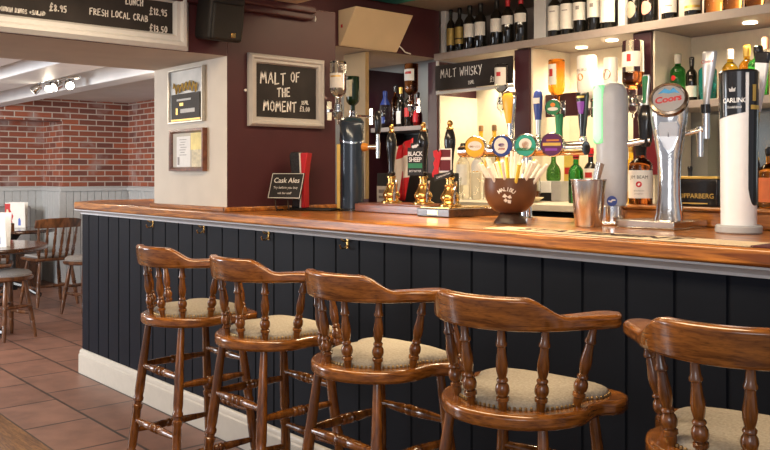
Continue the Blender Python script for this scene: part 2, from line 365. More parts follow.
# wall with the opening between the rooms: nib on the counter and lintel
nb = B()
nb.box(-4.31, -3.54, -.03, .62, H+.002, 2.12, 0, {'+x': 1, '+y': 1})
struct('wall_nib', nb, [CREAM, PURPLE], .004, 'cream and aubergine wall end standing on the counter', smooth=False)
lt = B(); lt.box(-4.31, -3.54, -3.9, -.03, 1.835, 2.12, 0, {'+x': 1, '-z': 2})
struct('wall_lintel', lt, [CREAM, PURPLE, BEIGE], 0, 'aubergine lintel wall over the opening', smooth=False)
struct('trim_10', B().box(-3.54, -3.50, -3.0, .45, 2.055, 2.12).box(-3.50, -3.475, -3.0, .45, 2.085, 2.12), PURPLE, .008, 'aubergine cornice')
struct('trim_11', B().box(-4.315, -3.52, -.055, -.03, H, H+.022).box(-3.54, -3.515, -.055, .62, H, H+.022), OAK2, .005, 'oak bead round the foot of the wall end')
struct('wall_bar_end', B().box(-5.8, -4.09, .62, 1.92, 2.05, 2.40, 0, {'-z': 1}), [PURPLE, BEIGE], 0, 'aubergine wall over the side passage', smooth=False)
struct('wall_back', B().box(-5.8, 1.6, 2.30, 2.5, 0, 2.45), GREYBACK, label='wall behind the back bar')
struct('wall_passage', B().box(-5.85, -5.75, .95, 2.3, 0, 2.05), TAN, label='tan passage wall')

# ------------------------------------------------------------------ BAR COUNTER
bar = thing('bar_counter', 'long blue-black boarded bar counter running the width of the photo', 'bar counter', (-2.2, 0, 0))
ox = 2.2
path = [(-5.60+ox, 1.0), (-5.60+ox, .20), (-5.40+ox, 0), (1.4+ox, 0)]   # travel: right side is outwards
pts = []; g = -1.228; xs = sorted([g+.1505*k for k in range(-27, 18)])
front = [(-5.40, 0)]
for x in xs:
    if -5.35 < x < 1.35: front += [(x-.006, 0), (x-.003, .007), (x+.003, .007), (x+.006, 0)]
front += [(1.4, 0), (1.4, .05), (-5.37, .05), (-5.55, .22), (-5.55, 1.0), (-5.60, 1.0), (-5.60, .20)]
B().prism([(x+ox, y) for x, y in front], .0, 1.05).build('boarded_front', PANEL, bar, smooth=False)
B().sweep(path, [(0, 0), (.022, 0), (.022, .118), (.016, .124), (.016, .140), (.008, .152), (0, .155)]).build('skirting_board', SKIRT, bar, .002)
B().sweep(path, [(0, 1.018), (.008, 1.018), (.010, 1.026), (.030, 1.040), (.044, 1.043), (.044, 1.050), (0, 1.050)]).build('cornice_moulding', MOULD, bar)
wt = B().prism([(1.4, -.06), (1.4, .75), (-2.9, .75), (-3.2, .95), (-5.66, .95), (-5.64, .20), (-5.385, -.06)], 1.050, H)
tag(wt.build('bar_worktop', OAK, None, .009, seg=3), 'polished oak worktop along the top of the blue-black bar counter', 'worktop')
lg = B().box(-1.79, 1.4, .60, .76, H+.001, H+.055).box(-1.80, 1.4, .585, .775, H+.055, H+.068)
tag(lg.build('bar_ledge', OAK2, None, .006), 'raised oak ledge along the rear edge of the bar worktop', 'ledge')
def make_hook():
    h = thing('bag_hook', '', 'hook')
    B().box(-.006, .006, -.004, 0, -.020, .020).build('back_plate', BRASS, h, .002)
    B().tube([(0, -.003, .008), (0, -.022, .010), (0, -.032, .020)], .0035).build('upper_prong', BRASS, h)
    B().tube([(0, -.003, -.008), (0, -.018, -.020), (0, -.034, -.018), (0, -.040, -.004)], .0035).build('lower_prong', BRASS, h)
    return h
hk = make_hook()
for i, (x, s) in enumerate(((-4.36, 'nearest the counter left end'), (-3.79, 'above the leftmost bar stool'), (-3.20, 'second from the right'), (-2.63, 'furthest right'))):
    o = hk if i == 0 else copy_tree(hk)
    o.location = (x-.025, 0, 1.000); o['label'] = 'small brass bag hook on the bar front, '+s; o['group'] = 'brass hooks under the worktop'

# ------------------------------------------------------------------ BAR STOOLS
def outline_seat():
    R = .192; pts = []
    for k in range(0, 25):
        a = math.radians(-172 + 164*k/24); pts.append((R*math.cos(a), R*math.sin(a)-.01))
    pts += [(.184, .010), (.184, .035), (.192, .056), (.208, .070), (.217, .090), (.217, .125), (.207, .155), (.184, .174)]
    pts += [(.11, .192), (0, .198)]
    left = [(-x, y) for x, y in pts[25:-1]][::-1]
    return pts + left
def leg_prof(r=1.0):
    return [(0, .012), (.03, .0135), (.28, .0185), (.40, .0195), (.43, .017), (.44, .021), (.455, .021), (.46, .0165), (.475, .0165), (.48, .021), (.495, .021), (.505, .0175),
            (.60, .0195), (.70, .0190), (.72, .0165), (.73, .0205), (.745, .0205), (.752, .0165), (.80, .0185), (.86, .0175), (1, .0125)]
SP = [(0, .0085), (.06, .0095), (.17, .0115), (.20, .0145), (.225, .0145), (.24, .0105), (.30, .0115), (.44, .0155), (.52, .0145), (.60, .0105), (.625, .0145), (.645, .0145), (.66, .0115), (.70, .0165), (.745, .0185), (.79, .0165), (.82, .0115), (.835, .0165), (.87, .0165), (.885, .0125), (1, .0095)]
ST = [(0, .0095), (.25, .0135), (.38, .0155), (.41, .012), (.43, .0165), (.46, .0165), (.475, .0125), (.5, .017), (.525, .0125), (.54, .0165), (.57, .0165), (.59, .012), (.62, .0155), (.75, .0135), (1, .0095)]
def rail_path():                                # shallow bow: an arc at the back, arms splayed to rounded paddles
    R, A, L = .190, math.radians(62), .142; out = []
    ex, ey, dx, dy = R*math.sin(A), -R*math.cos(A), math.cos(A), math.sin(A)
    for k in range(0, 12):
        t = 1-k/12; out.append((-(ex+dx*L*t), ey+dy*L*t, 'arm', t))
    for k in range(0, 41):
        a = -A+2*A*k/40; out.append((R*math.sin(a), -R*math.cos(a), 'arc', abs(math.degrees(a))))
    for k in range(1, 13):
        t = k/12; out.append((ex+dx*L*t, ey+dy*L*t, 'arm', t))
    return out
def sm(e0, e1, x):
    t = max(0, min(1, (x-e0)/(e1-e0))); return t*t*(3-2*t)
def make_rail(z0):
    P = rail_path(); rings = []
    for i, (x, y, kind, q) in enumerate(P):
        a = P[max(0, i-1)]; c = P[min(len(P)-1, i+1)]; tx, ty = c[0]-a[0], c[1]-a[1]; l = math.hypot(tx, ty); nx, ny = ty/l, -tx/l
        if kind == 'arc': cr = 1-sm(31, 60, q); wd = .044+.006*sm(40, 62, q)
        else: cr = 0; wd = .050+.026*sm(0, .75, q)
        e_ = min(i, len(P)-1-i)/12*.135/.036            # rounded paddle ends
        if e_ < 1: wd *= max(.22, math.sqrt(max(0, 1-(1-e_)**2)))
        hh = .032+.044*cr; hw = wd/2; ctr = 0.0; top = hw*(1-.42*cr); lean = .016*cr
        prof = [(-hw+.004, 0), (hw-.006, 0), (hw, .007), (hw+lean*.3, hh*.55), (top+lean, hh-.006), (top-.006+lean, hh), (-top+.006+lean*.6, hh), (-top+lean*.6, hh-.007), (-hw, .010)]
        rings.append([(x+nx*o, y+ny*o, z0+z) for o, z in prof])
    return B().loft(rings)
def make_bar_stool():
    t = thing('bar_stool', '', 'bar stool')
    zs = .705
    B().prism(outline_seat(), zs, zs+.036).build('seat', STOOLH, t, .010, seg=3)
    # padded cushion
    R0 = []
    for (x, y) in outline_seat(): R0.append((x*.80, y*.80+.008))
    rings = []
    for sc, z in ((1.0, .036), (1.0, .044), (.97, .051), (.88, .057), (.66, .061), (.35, .063), (.05, .0635)):
        rings.append([(x*sc, (y-.01)*sc+.01, zs+z) for x, y in R0])
    cu = B().loft(rings).build('cushion', FABRIC, t, ang=70)
    nl = B()
    L = [Vector((x*1.012, y*1.012, zs+.040)) for x, y in R0]; acc = 0
    per = [(L[i], L[(i+1) % len(L)]) for i in range(len(L))]; nxt = 0
    for a, c in per:
        l = (c-a).length; s = nxt
        while s < l:
            nl.M = Matrix.Translation(a+(c-a)*(s/l)); nl.lathe([(.0040, -.003), (.0037, .001), (.0024, .0026), (0, .0034)], 6)
            s += .0125
        nxt = s-l
    nl.build('nail_trim', mat('aged_brass', (.38, .25, .11), .4, 1, noise=.1), cu)
    zr = .928
    make_rail(zr).build('back_rail', STOOLH, t, .003, ang=32)
    for sx in (-1, 1):
        for top, bot in (((.050, -.180), (.042, -.158)), ((.135, -.128), (.112, -.112)), ((.200, -.020), (.155, -.020))):
            B().axis((sx*top[0], top[1], zr+.008), (sx*bot[0], bot[1], zs+.034), [(q, r_*.92) for q, r_ in SP], 12).build('spindle', STOOL, t)
    T = [(-.125, -.125), (.125, -.125), (.125, .125), (-.125, .125)]; F = [(-.190, -.195), (.190, -.195), (.190, .19), (-.190, .19)]
    for (a, c) in zip(T, F): B().axis((*a, zs+.006), (*c, 0), [(q, r_*.93) for q, r_ in leg_prof()], 14).build('leg', STOOL, t)
    def at(i, z):
        k = 1-z/zs; return (T[i][0]+(F[i][0]-T[i][0])*k, T[i][1]+(F[i][1]-T[i][1])*k, z)
    for i, j, za, zb in ((0, 1, .525, .31), (1, 2, .495, .24), (2, 3, .555, .355), (3, 0, .53, .27)):
        for z in (za, zb): B().axis(at(i, z), at(j, z), ST, 12).build('stretcher', STOOL, t)
    return t
stool = make_bar_stool()
spots = [(-3.015, -.485, 2, 'furthest left'), (-2.455, -0.48, 1, 'second from the left'),
         (-1.9, -0.48, 3, 'middle of the five'), (-1.355, -0.485, 10, 'second from the right'),
         (-0.815, -0.435, 12.5, 'nearest, cut off by photo edge')]
for i, (x, y, a, s) in enumerate(spots):
    o = stool if i == 0 else copy_tree(stool)
    o.location = (x, y, 0); o.rotation_euler = (0, 0, math.radians(a))
    o['label'] = 'varnished captain bar stool with beige seat, '+s; o['group'] = 'bar stools along the counter'
Z2 = Matrix.Identity(4)
def onx(X, y0, z0): return lambda u, v: (X, y0+u, z0+v)          # a surface facing +x
def ony(Y, x0, z0): return lambda u, v: (x0+u, Y, z0+v)          # a surface facing -y

# ------------------------------------------------------------------ BACK BAR
bb = thing('back_bar', 'fitted back bar with lit white niches between aubergine uprights', 'back bar', (-2.0, 2.1, 0))
def bx(*a, o=(2.0, -2.1)): return (a[0]+o[0], a[1]+o[0], a[2]+o[1], a[3]+o[1], a[4], a[5])
for x0, x1 in ((-4.18, -4.09), (-3.415, -3.30), (-2.586, -2.477)):
    B().box(*bx(x0, x1, 1.9, 2.295, 1.11, 2.03)).build('upright', PURPLE_D, bb, .002)
B().box(*bx(-4.087, 1.2, 1.88, 2.295, 2.035, 2.072)).build('top_shelf', SHELFP, bb, .002)
B().box(*bx(-4.087, 1.2, 1.865, 1.88, 2.030, 2.076)).build('shelf_edge', SHELFP, bb, .002)
for x0, x1 in ((-4.085, -4.045), (-3.29, -3.20), (-2.70, -2.655), (-1.30, -1.26)):
    B().box(*bx(x0, x1, 1.93, 2.295, 2.073, 2.368)).build('shelf_divider', MOULD, bb, .002)
B().box(*bx(-4.0, 1.2, 2.285, 2.297, 2.073, 2.368)).build('back_board', SHELFP, bb)
for x0, x1 in ((-4.088, -3.417), (-3.298, -2.588), (-2.475, 1.2)):
    B().box(*bx(x0, x1, 2.28, 2.296, 1.62 if x0 > -2.5 else 1.115, 2.033)).build('niche_back', NICHEW, bb)
B().box(*bx(-4.089, -4.077, 1.915, 2.279, 1.115, 1.80)).build('niche_side', NICHEW, bb)
B().box(*bx(-3.298, -3.286, 1.915, 2.279, 1.115, 2.033)).build('niche_side', NICHEW, bb)
B().box(*bx(-2.475, -2.463, 1.915, 2.279, 1.115, 2.033)).build('niche_side', NICHEW, bb)
B().box(*bx(-4.088, -3.417, 1.885, 1.90, 1.805, 1.825)).box(*bx(-4.088, -4.07, 1.885, 1.90, 1.825, 2.03)).build('board_surround', MOULD, bb, .002)
B().box(*bx(-2.462, 1.2, 1.95, 2.279, 1.615, 1.655)).build('inner_shelf', SHELFP, bb, .003)
B().box(*bx(-4.088, -2.59, 1.52, 2.295, 1.075, 1.112)).box(*bx(-2.586, 1.2, 1.52, 2.28, 1.06, 1.09)).build('worktop', NICHEW, bb, .004)
B().box(*bx(-4.088, 1.2, 1.60, 2.295, 0, 1.06)).build('carcass', BLACKM, bb)
for x, y in ((-3.75, 2.17), (-3.08, 2.12), (-2.80, 2.02), (-2.02, 2.06), (-1.20, 2.06)):
    B().lathe([(.034, 2.028), (.034, 2.0335)], 16, x+2.0, y-2.1).build('downlight', mat('lit_downlight', (1, .9, .7), .4, emit=(1, .80, .48), es=9, noise=0), bb)
st = B().box(-4.07, -3.43, 2.14, 2.275, 1.114, 1.285)
tag(st.build('riser_shelf', NICHEW, None, .004), 'white step shelf for bottles inside the left lit niche', 'shelf')
tag(B().box(-3.284, -2.588, 2.035, 2.055, 1.62, 1.757).build('optic_board', PURPLE_D, None, .002), 'dark aubergine mounting board behind the hanging spirit bottles', 'board')
tag(B().box(-2.474, -2.405, 1.85, 1.894, 1.27, 1.60).build('red_board', mat('dark_red_board', (.14, .012, .02), .35, noise=.1), None, .004), 'dark red board behind the badge-topped chrome beer font', 'board')
MIR = mat('smoked_mirror', (.42, .46, .45), .12, .85, noise=.08, nscale=2)
tag(B().box(-2.35, 1.1, 2.255, 2.275, 1.115, 1.60).build('mirror', MIR, None), 'smoked grey mirror under the right niche shelf', 'mirror')
# malt whisky board
cb = thing('chalkboard', 'black chalkboard reading MALT WHISKY under the wine shelf', 'chalkboard', (-3.745, 1.871, 1.912))
B().box(-.335, .335, 0, .012, -.083, .083).build('board', CHALK, cb)
chalk([('MALT WHISKY', .054, -.28, -.004, .0055), ('35ML', .022, -.03, -.062, .004), ('£3.00', .03, .16, -.062, .005)], cb, ony(-.0015, 0, 0))
# passage shelving
ps = thing('passage_shelf', 'shelf of bottles in the dim recess left of the lit niche', 'shelving', (-4.55, 2.1, 0))
B().box(-.30, .365, -.15, .19, 1.58, 1.612).build('shelf', SHELFP, ps, .003)
B().box(-.36, -.30, -.17, .19, 0, 2.045).build('upright', PURPLE_D, ps, .002)
B().box(-.29, .365, .17, .195, 0.9, 1.57).build('dark_back', BLACKM, ps)
B().box(-.30, .365, .0, .17, 0, 1.15).build('cupboard', BLACKM, ps)

# ------------------------------------------------------------------ BOTTLES
PROF = {
 'bordeaux': [(.0, .0), (.46, 0), (.5, .02), (.5, .60), (.47, .66), (.36, .71), (.20, .76), (.175, .80), (.175, .95), (.20, .955), (.20, .985), (.17, 1), (0, 1)],
 'burgundy': [(.0, .0), (.46, 0), (.5, .02), (.5, .48), (.45, .58), (.30, .70), (.19, .78), (.17, .84), (.17, .95), (.20, .955), (.20, .985), (.17, 1), (0, 1)],
 'champagne': [(.0, .0), (.46, 0), (.5, .02), (.5, .46), (.46, .55), (.32, .68), (.20, .80), (.17, .90), (.20, .91), (.20, .95), (.17, 1), (0, 1)],
 'spirit': [(.0, .0), (.46, 0), (.5, .015), (.5, .58), (.47, .64), (.34, .70), (.19, .74), (.18, .86), (.21, .865), (.21, .985), (.19, 1), (0, 1)],
 'square': [(.0, .0), (.47, 0), (.5, .015), (.5, .62), (.48, .67), (.36, .72), (.20, .76), (.19, .86), (.23, .865), (.23, .985), (.21, 1), (0, 1)],
 'round': [(.0, .0), (.42, 0), (.49, .05), (.5, .20), (.47, .34), (.36, .46), (.22, .54), (.17, .62), (.16, .88), (.20, .885), (.20, .985), (.18, 1), (0, 1)],
 'malibu': [(.0, .0), (.46, 0), (.5, .03), (.5, .62), (.46, .72), (.32, .80), (.19, .83), (.18, .88), (.22, .885), (.22, .985), (.20, 1), (0, 1)],
}
def radius_at(style, t):
    p = PROF[style]
    for (r0, z0), (r1, z1) in zip(p[:-1], p[1:]):
        if z0 <= t <= z1 and z1 > z0: return r0+(r1-r0)*(t-z0)/(z1-z0)
    return .5
def bottle(label, loc, h, d, style='bordeaux', g=DARKWINE, lab=PAPER, lz=(.18, .46), lw=140, cap=BLACKP, capz=.86, face=-75, group=None, inv=False, deco=None, fill=None, cat='bottle', name='bottle'):
    """inv: hung neck-down in an optic; loc is then the top end of the upturned bottle"""
    t = thing(name, label, cat, loc, 0, group)
    T = Matrix.Translation((0, 0, 0)) if not inv else Matrix.Scale(-1, 4, (0, 0, 1))
    pr = [(r*d, z*h) for r, z in PROF[style]]
    b = B(); b.M = T; b.lathe(pr, 24, cap=False); b.build('glass', g, t)
    if cap:
        b = B(); b.M = T
        q = [(radius_at(style, z)*d+.0012, z*h) for z in (capz, capz+.01, (capz+1)/2, .955, .984)]+[(.17*d, 1.004*h), (0, 1.004*h)]
        b.lathe(q, 18, cap=False); b.build('cap', cap, t)
    if fill:
        b = B(); b.M = T; zz = [fill[1]+(fill[2]-fill[1])*k/5 for k in range(6)]; b.lathe([(0, zz[0]*h)]+[(radius_at(style, z)*d-.003, z*h) for z in zz]+[(0, zz[-1]*h)], 20, cap=False); b.build('spirit', fill[0], t)
    if lab:
        a0, a1 = math.radians(face-lw/2), math.radians(face+lw/2)
        b = B(); b.M = T
        zz = [lz[0]+(lz[1]-lz[0])*k/5 for k in range(6)]
        b.lathe([(radius_at(style, z)*d+.0008, z*h) for z in zz], 18, a0=a0, a1=a1, cap=False)
        lo = b.build('label', lab, t)
        if deco:
            m, ta, tb, wd = deco
            b = B(); b.M = T
            b.lathe([(radius_at(style, z)*d+.0014, z*h) for z in (ta, (ta+tb)/2, tb)], 10, a0=math.radians(face-wd/2), a1=math.radians(face+wd/2), cap=False)
            b.build('printing', m, lo)
    return t
GW = 'wine bottles along the top shelf'
zt = 2.0765
INK = mat('grey_ink', (.30, .27, .26), .7, noise=.2, nscale=150); PINK = mat('pink_label', (.72, .33, .28), .6, noise=.05); OVAL = mat('fawn_label', (.36, .31, .24), .6, noise=.1, nscale=80)
W = [(-4.005, .295, .058, GOLDP, (.18, .56), RED, BLACKP, 'slender dark wine bottle with gold label, first from the left on the top shelf', None),
     (-3.925, .295, .062, GOLDP, (.18, .56), RED, BLACKP, 'slender dark wine bottle with gold label, second from the left on the top shelf', (BLACKM, .28, .31, 120)),
     (-3.832, .30, .078, PAPER, (.28, .57), RED, BLACKP, 'dark wine bottle with white label, just right of the two gold labelled bottles', None),
     (-3.737, .30, .078, PAPER, (.28, .57), RED, BLACKP, 'dark wine bottle with white label, fourth from the left on the top shelf', None),
     (-3.60, .30, .078, PAPER, (.30, .58), RED, BLACKP, 'dark wine bottle with white label, just left of the red capped pair', None),
     (-3.507, .30, .078, PAPER, (.42, .60), RED, RED, 'red capped dark wine bottle with small label, left one of the pair', None),
     (-3.402, .30, .080, PAPER, (.42, .60), RED, RED, 'red capped dark wine bottle with small label, right one of the pair', None),
     (-3.145, .30, .080, PAPER, (.14, .62), RED, BLACKP, 'dark wine bottle with tall white label, right of the grey divider', (INK, .50, .52, 50)),
     (-3.055, .30, .080, PAPER, (.13, .62), RED, BLACKP, 'dark wine bottle with tall white label, above the upturned orange spirit bottle', (INK, .48, .50, 50)),
     (-2.965, .30, .078, PAPER, (.26, .60), RED, BLACKP, 'dark wine bottle with crest label, left one of two', (INK, .46, .53, 30)),
     (-2.868, .30, .078, PAPER, (.27, .62), RED, BLACKP, 'dark wine bottle with crest label, right one of two', (INK, .46, .53, 30)),
     (-2.775, .31, .088, PAPER, (.13, .70), RED, BLACKP, 'dark wine bottle with largest white label, left of a grey divider', (INK, .55, .58, 40))]
for x, h, d, lab, lz, _, cap, s, deco in W:
    bottle(s, (x, 1.945, zt), h, d, 'bordeaux', DARKWINE, lab, lz, 150, cap, .80 if cap is RED else .80, -76, GW, deco=deco)
def oval_label(t, r, z0, hw, hh, m, y=1):
    b = B(); vs = [(0, 0, z0)]; n = 24
    f = lambda u, v: ((r+.0012)*math.sin(u/r-.12), -(r+.0012)*math.cos(u/r-.12), z0+v)
    vs = [f(0, 0)]+[f(hw*k*math.cos(2*PI*i/n), hh*k*math.sin(2*PI*i/n)) for k in (.5, 1) for i in range(n)]
    fs = [(0, 1+i, 1+(i+1) % n) for i in range(n)]+[(1+i, 1+n+i, 1+n+(i+1) % n, 1+(i+1) % n) for i in range(n)]
    b.add(vs, fs); return b.build('label', m, t)
c1 = bottle('champagne bottle with fawn shield label on the top shelf', (-2.60, 1.945, zt), .32, .088, 'champagne', DARKWINE, None, cap=GOLD, capz=.74, group=GW); oval_label(c1, .044, .085, .030, .045, OVAL)
c2 = bottle('champagne bottle with round pink label on the top shelf', (-2.51, 1.945, zt), .32, .088, 'champagne', DARKWINE, None, cap=PINK, capz=.74, group=GW); oval_label(c2, .044, .082, .034, .036, PINK)
bottle('champagne bottle with square white label, right of the pink labelled one', (-2.392, 1.945, zt), .32, .088, 'champagne', DARKWINE, PAPER, (.12, .40), 120, GOLD, .74, group=GW, deco=(INK, .22, .24, 50))
bottle('dark bottle with cream and gold label, left of the amber bottles', (-2.262, 1.945, zt), .32, .088, 'champagne', DARKWINE, CREAMP, (.10, .42), 130, GOLD, .74, group=GW, deco=(GOLD, .14, .18, 120))
for x, s in ((-2.155, 'left'), (-2.055, 'middle'), (-1.945, 'right')):
    bottle('amber spirit bottle on the top shelf, %s one of three' % s, (x, 1.95, zt), .28, .090, 'square', glass('amber_brown_glass', (.72, .30, .08)), None, cap=BLACKP, group='amber bottles at the right of the top shelf')

GO = 'spirit bottles hung neck down in optics'
def optic_bottle(label, x, y, ztop, h, d, style, g, lab, lz, by=.07, **kw):
    t = bottle(label, (x, y, ztop), h, d, style, g, lab, lz, cap=None, inv=True, group=GO, name='optic_bottle', **kw)
    k = B(); k.M = Matrix.Translation((0, 0, -h))
    k.lathe([(.012, .03), (.020, .028), (.020, .005), (.026, 0), (.026, -.035), (.018, -.045), (.007, -.05), (.007, -.075), (0, -.075)], 16); m = k.build('measure', G_CLEAR, t)
    k = B(); k.M = Matrix.Translation((0, 0, -h))
    k.lathe([(.0215, .03), (.0215, .004), (.0275, .0), (.0275, -.008), (.0215, -.008), (.0215, .03)], 16, cap=False); k.build('collar', CHROME, m)
    k = B(); k.M = Matrix.Translation((0, 0, -h)); lo, hi = min(0, by), max(0, by)
    k.box(-.008, .008, lo+(.02 if by > 0 else 0), hi-(.02 if by < 0 else 0), -.008, .008).box(-.016, .016, hi-.004 if by > 0 else lo, hi if by > 0 else lo+.004, -.05, .05); k.build('bracket', CHROME, t, .002)
    return t
optic_bottle('small clear bottle with white label hung right of the MALT WHISKY board', -3.46, 1.83, 1.945, .235, .080, 'spirit', G_CLEAR, PAPER, (.10, .55), deco=(RED, .22, .33, 40))
optic_bottle('orange spirit bottle hung in the middle niche', -3.15, 1.97, 1.952, .29, .098, 'spirit', G_AMBER, PAPER, (.10, .52), lw=80, face=-95, deco=(REDP, .2, .35, 30), by=.065)
mal = optic_bottle('white spirit bottle with palm and sun picture hung in the middle niche', -2.935, 1.97, 1.952, .30, .112, 'malibu', G_WHITE, None, (.1, .3), by=.065)
def on_bot(r, zc): return lambda u, v: ((r+.0015)*math.sin(u/r-.1), -(r+.0015)*math.cos(u/r-.1), zc+v)
lettering([('MALIBU', .022, 0, 0)], mat('brown_ink', (.22, .09, .03), .6, noise=0), mal, on_bot(.0555, -.085), 'name')
b = B(); n = 16; f = on_bot(.0555, -.125); b.add([f(.021*math.cos(2*PI*i/n), .021*math.sin(2*PI*i/n)) for i in range(n)], [tuple(range(n))]); b.build('sun', mat('sun_orange', (.75, .28, .02), .4), mal, smooth=False)
optic_bottle('white bottle with round brown label hung behind the white tower', -2.775, 1.97, 1.925, .28, .078, 'spirit', G_WHITE, None, (.1, .3), by=.065)
b = B(); f = on_bot(.039, -.095); b.add([f(.028*math.cos(2*PI*i/20), .030*math.sin(2*PI*i/20)) for i in range(20)], [tuple(range(20))]); b.build('label', mat('brown_label', (.34, .16, .11), .6, noise=.2, nscale=80), COL.objects[[o.name for o in COL.objects if o.get('label', '').startswith('white bottle with round')][0]], smooth=False)
gr = optic_bottle('large clear bottle with red bird label hung on the right upright', -2.535, 1.822, 1.975, .33, .115, 'square', G_CLEAR, PAPER, (.18, .42), lw=120, face=-80, deco=(REDP, .22, .34, 22), fill=(G_BROWN, .50, .70))
# bottles by the wall end, at the left of the bar
t = optic_bottle('clear bottle with pale label hung beside the wall end', -3.462, .575, 1.853, .25, .085, 'spirit', G_CLEAR, PAPER, (.25, .55), lw=110, face=-150, deco=(GOLD, .30, .33, 80), by=.0775)
t.rotation_euler = (0, 0, PI/2)
optic_bottle('green bottle with cream label hung left of the dim recess', -4.06, 1.15, 1.87, .24, .082, 'spirit', mat('dark_green_bottle', (.012, .03, .012), .08, noise=0), CREAMP, (.10, .52), lw=110, face=-100, by=.149)
optic_bottle('amber bottle with white label hung at the lit niche left edge', -4.27, 1.83, 2.025, .28, .095, 'square', G_BROWN, PAPER, (.14, .42), lw=110, face=-75, deco=(REDP, .2, .26, 60))
tag(B().box(-4.34, -4.12, 1.30, 1.33, H+.02, 2.045).build('tan_backboard', TAN, None, .003), 'tan board behind the two upturned bottles by the wall end', 'board')
# recess shelf bottles
for x, h, d, st, g, lab, cap, lz, s in ((-4.775, .275, .080, 'spirit', G_CLEAR, BLUE, BLUE, (.12, .30), 'clear bottle with blue label and long blue cap in the recess'),
        (-4.66, .31, .062, 'bordeaux', G_BROWN, None, BLACKP, (.1, .4), 'slim brown bottle in the recess, behind the blue capped one'),
        (-4.60, .29, .066, 'bordeaux', DARKWINE, PAPER, GOLD, (.08, .40), 'dark bottle with white label and gold cap in the recess'),
        (-4.51, .28, .070, 'spirit', DARKWINE, REDP, BLACKP, (.25, .48), 'dark bottle with red label in the recess, left one'),
        (-4.42, .24, .070, 'round', glass('red_spirit', (.75, .03, .03)), RED, BLACKP, (.12, .45), 'bright red bottle at the right of the recess shelf')):
    bottle(s, (x, 2.03, 1.613), h, d, st, g, lab, lz, 130, cap, .62 if cap is BLUE else .84, -110, 'bottles on the recess shelf')
# left lit niche
for x, z, h, d, st, g, lab, cap, s in ((-3.95, 1.2865, .315, .074, 'spirit', G_GOLD, CREAMP, mat('cork_brown', (.20, .11, .05), .6), 'golden bottle with brown stopper in the lit niche, left one of two'),
        (-3.83, 1.2865, .315, .074, 'spirit', G_GOLD, CREAMP, mat('cork_brown', (.2, .11, .05), .6), 'golden bottle with brown stopper in the lit niche, right one of two'),
        (-3.62, 1.2865, .33, .070, 'bordeaux', DARKWINE, PAPER, BLACKP, 'dark bottle with white label beside the aubergine upright')):
    bottle(s, (x, 2.18, z), h, d, st, g, lab, (.16, .40), 130, cap, .88, -75, 'bottles on the white step shelf')
bottle('tall clear wine bottle with white label behind the dark red pump clip', (-3.85, 1.90, 1.113), .36, .085, 'bordeaux', G_CLEAR, PAPER, (.25, .62), 130, BLACKP, .86, -75)
bottle('clear bottle with dark cap between the two golden bottles', (-3.70, 1.88, 1.113), .36, .080, 'spirit', G_CLEAR, PAPER, (.5, .7), 130, BLACKP, .86, -75)
for i, (x, y, s) in enumerate(((-3.95, 1.70, 'left'), (-3.84, 1.62, 'middle'), (-3.72, 1.70, 'right'))):
    tag(B().lathe([(.026, 0), (.036, .14), (.0345, .14), (.025, .006), (0, .006)], 20, cap=False).build('glass', G_CLEAR, None, loc=(x, y, 1.113)), 'empty straight glass on the back bar behind the pumps, %s one of three' % s, 'glass', 'glasses behind the hand pumps')
# middle niche worktop bottles
MB_ = [(-3.18, 1.98, 1.233, .19, .088, 'round', G_DGREEN, None, (.1, .4), BLACKP, 'squat dark green bottle standing on a grey block'),
       (-2.885, 1.80, 1.113, .29, .082, 'spirit', G_GREEN, None, (.1, .4), RED, 'bright green bottle with red cap behind the steel cup'),
       (-2.915, 1.98, 1.113, .31, .080, 'spirit', DARKWINE, PAPER, (.42, .62), RED, 'dark bottle with white and red label right of the green one'),
       (-2.80, 1.96, 1.113, .31, .085, 'spirit', G_AMBER, CREAMP, (.2, .45), BLACKP, 'amber bottle with cream label just left of the white tower'),
       (-2.635, 1.96, 1.113, .33, .075, 'spirit', G_GOLD, CREAMP, (.2, .5), GOLD, 'golden bottle just right of the white tower'),
       (-3.42, 1.75, 1.113, .31, .07, 'spirit', G_GOLD, CREAMP, (.2, .45), BLACKP, 'golden bottle behind the straws in the brown bowl')]
for x, y, z, h, d, st, g, lab, lz, cap, s in MB_:
    bottle(s, (x, y, z), h, d, st, g, lab, lz, 130, cap, .84, -75, None, deco=(REDP, .45, .55, 60) if cap is RED and lab else None)
k = thing('grey_block', 'white and grey boxes stacked under the squat dark green bottle', 'box', (-3.19, 1.98, 1.113))
B().box(-.07, .02, -.04, .05, .05, .119).build('white_box', WHITEP, k, .004); B().box(.023, .095, -.04, .05, 0, .119).build('grey_box', GREY, k, .004); B().box(-.06, .02, -.035, .045, 0, .048).build('dark_foot', BLACKM, k, .003)
k = thing('carton', 'yellow carton with red print left of the bright green bottle', 'carton', (-3.13, 2.09, 1.113))
B().box(-.035, .035, -.03, .03, 0, .275).build('box', mat('yellow_card', (.75, .58, .12), .6, noise=.05), k, .002); B().box(-.028, .028, -.0312, -.030, .16, .20).build('print', REDP, k)
k = thing('tray', 'pale shallow tray on the back bar behind the brown bowl', 'tray', (-3.20, 1.66, 1.113))
B().lathe([(0, 0), (.12, 0), (.16, .028), (.155, .028), (.118, .005), (0, .005)], 28, cap=False).build('dish', CREAMP, k)
k = thing('jar', 'clear jar of brown sauce beside the tray', 'jar', (-3.235, 1.86, 1.113))
B().lathe([(.045, 0), (.045, .11), (.040, .12), (.040, .14), (.038, .14), (.038, .12), (.042, .11), (.042, .004), (0, .004)], 20, cap=False).build('glass', G_CLEAR, k); B().lathe([(0, .006), (.040, .006), (.040, .06), (0, .06)], 20, cap=False).build('sauce', G_BROWN, k)
